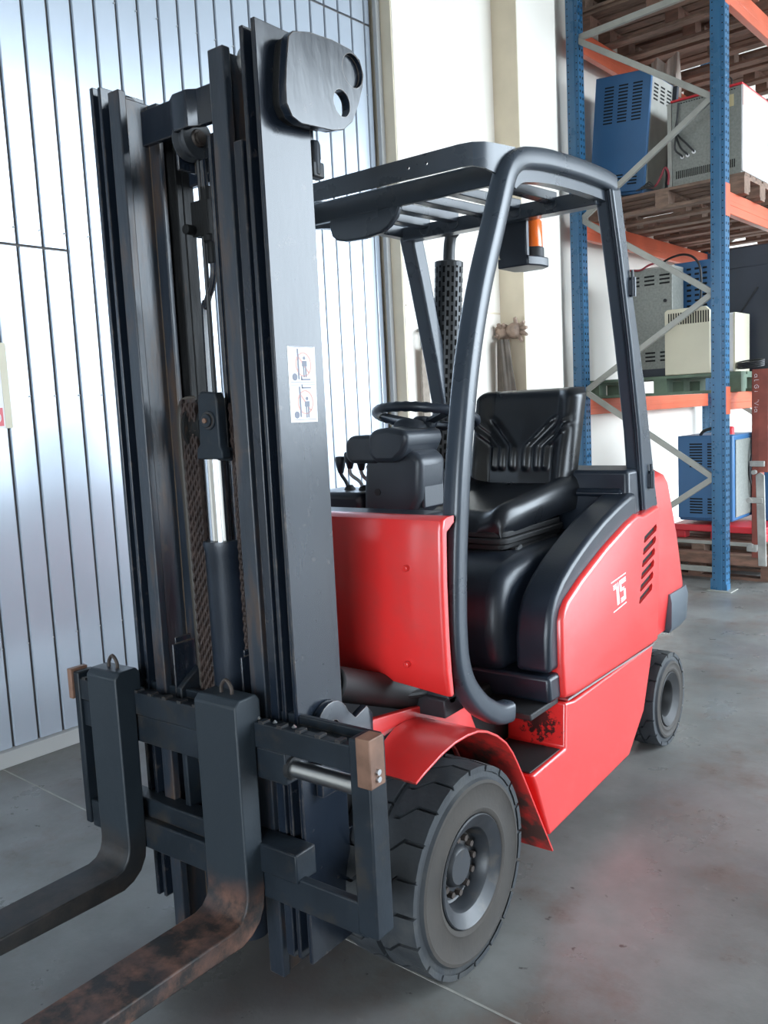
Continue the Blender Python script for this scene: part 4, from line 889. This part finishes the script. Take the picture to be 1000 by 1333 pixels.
# rust red column with hand-painted letters, clamp plate
c = thing('steel_column', 'rust red steel column with white hand lettering in front of the rack', 'column', W(4.80, 1.53, .235), TH)
part('channel', MB().box(0, .05, 0, .006, 0, 1.34).box(.05, .056, -.0, .1, 0, 1.34).box(.058, .12, -.03, -.024, .62, 1.34).box(0, .006, 0, .10, 0, 1.34), 'rustred', c, bev=.002)
m_ = MB()
def strokes(ch, x0, z0, sc):
    G = {'a': [[(.8, .9), (.3, .95), (.1, .5), (.3, .05), (.8, .3), (.8, .95), (.85, 0)]], 'l': [[(.2, 1.6), (.2, .1), (.5, 0)]], 'G': [[(.9, 1.3), (.5, 1.6), (.1, 1), (.2, .2), (.6, 0), (.9, .4), (.9, .8), (.5, .8)]], 'i': [[(.3, .9), (.3, 0)], [(.3, 1.3), (.3, 1.2)]], 'V': [[(0, 1.5), (.4, 0), (.8, 1.5)]], "'": [[(.2, 1.7), (.2, 1.3)]]}
    for st_ in G[ch]: m_.tube([(.018+.028*(a-.5)*0+ (z0*0) + x0 + b*sc*.62, -.002, z0-a*sc) for a, b in st_], .0016, 5)
for k, (ch, z) in enumerate((('a', 1.31), ('l', 1.272), ('G', 1.235), ('i', 1.195), ("'", 1.13), ('V', 1.115), ('i', 1.085), ('a', 1.068))): strokes(ch, 0, z, .030)
part('hand_lettering', m_, 'white', c)
cp = part('clamp_plate', MB().prism([(.06, -.05), (.115, -.05), (.10, .60), (.07, .62), (.04, .60)], 'Y', -.045, -.03).box(.0, .10, -.05, -.02, .66, .70).box(-.01, .09, -.05, -.02, .40, .44).box(-.02, .05, -.05, -.02, .05, .10), 'greysteel', c, bev=.004)
part('clamp_bolt', MB().tube([(-.0, -.06, .42), (-.0, -.02, .42)], .02, 12).tube([(.01, -.06, .09), (.01, -.02, .09)], .016, 12).tube([(.03, -.06, .62), (.03, -.02, .62)], .016, 12), 'greysteel', cp)
tag(part('green_sheet', wmb(MB().prism([(1.47, 1.12), (1.62, 1.12), (1.62, 1.27), (1.52, 1.27)], 'Y', 5.60, 5.62)), 'green', bev=.004), 'green plastic sheet standing on the narrow blue charger', 'sheet')
tag(part('red_cap', wmb(MB().lathe([(0, .001), (0, .03), (.05, .03), (.06, .02), (.06, .001)], 'Z', (1.23, 5.24, 1.104), 16)), 'redplastic'), 'small red cap standing on top of the blue floor charger', 'cap')
# ------------------------------------------------------------------ things hung on the wall and pilaster
def blob(pts, rad, mb): 
    mb.tube(spline(pts, 4), [rad*(.75+.35*math.sin(PI*min(1, .15+i/(4*(len(pts)-1))*.85))) for i in range(4*(len(pts)-1)+1)], 10)
def glove(label, base, dirs, seedn):
    m_ = MB(); o_ = Vector(base)
    d0 = Vector(dirs[0]).normalized(); blob([o_-d0*.05, o_, o_+d0*.045], .052, m_)
    for d_ in dirs[1:]:
        d_ = Vector(d_); blob([o_+Vector(dirs[0])*.03, o_+Vector(dirs[0])*.03+d_*.5, o_+Vector(dirs[0])*.03+d_+Vector((0, -.012, -.008))], .0145, m_)
    ob = part('work_glove', m_, 'leather', smooth=60)
    return tag(ob, label, 'glove', None)
gb = W(3.715, .185, 1.91)
glove('crumpled tan work glove hung on the pilaster, left one of the pair', gb, [(.02, -.02, -.05), (-.02, -.03, .075), (.0, -.05, .07), (.03, -.04, .07), (-.035, -.03, .05), (-.03, -.05, -.01)], 1)
glove('tan work glove with fingers spread, hung at the pilaster edge, right one of the pair', gb+Vector((.098, -.005, .014)), [(.02, -.01, .0), (.01, -.01, .095), (.08, -.01, .06), (.10, -.01, .02), (.10, -.01, -.03), (.06, -.02, -.07)], 2)
def coatf(u, v):
    a = u*2*PI; wv = (.045+.06*v); fold = 1+.16*math.sin(a*5+v*2)+.08*math.sin(a*9+1)
    return tuple(W(3.665, .215+.03*v, 1.865-.62*v) + WN*wv*.80*math.cos(a)*fold + WD*(-.040*math.sin(a)*fold))
tag(part('work_coat', MB().grid(coatf, 60, 16), 'cloth', smooth=60), 'grey brown work coat hanging below the gloves on the pilaster', 'coat')
m_ = MB()
sk = [(.0, 1.885), (.012, 1.905), (.03, 1.912), (.048, 1.905), (.058, 1.885), (.058, 1.81), (.05, 1.79), (.01, 1.79), (.0, 1.81), (.0, 1.885)]
t = thing('hook_shackle', 'pair of steel shackles with webbing strap hanging on the white wall', 'shackle', W(2.80, .16, 0), TH)
for k in range(2): part('shackle', MB().tube([(.02+.008*k, a+.075*k-.02, z) for a, z in sk], .0095, 8), 'greysteel', t)
part('strap', MB().box(.01, .016, -.02, .05, 1.30, 1.80).box(.018, .024, .06, .10, 1.28, 1.80), 'strap', t, bev=.002)
part('wall_hook', MB().box(-.03, .015, .0, .08, 1.90, 1.915), 'greysteel', t, bev=.002)
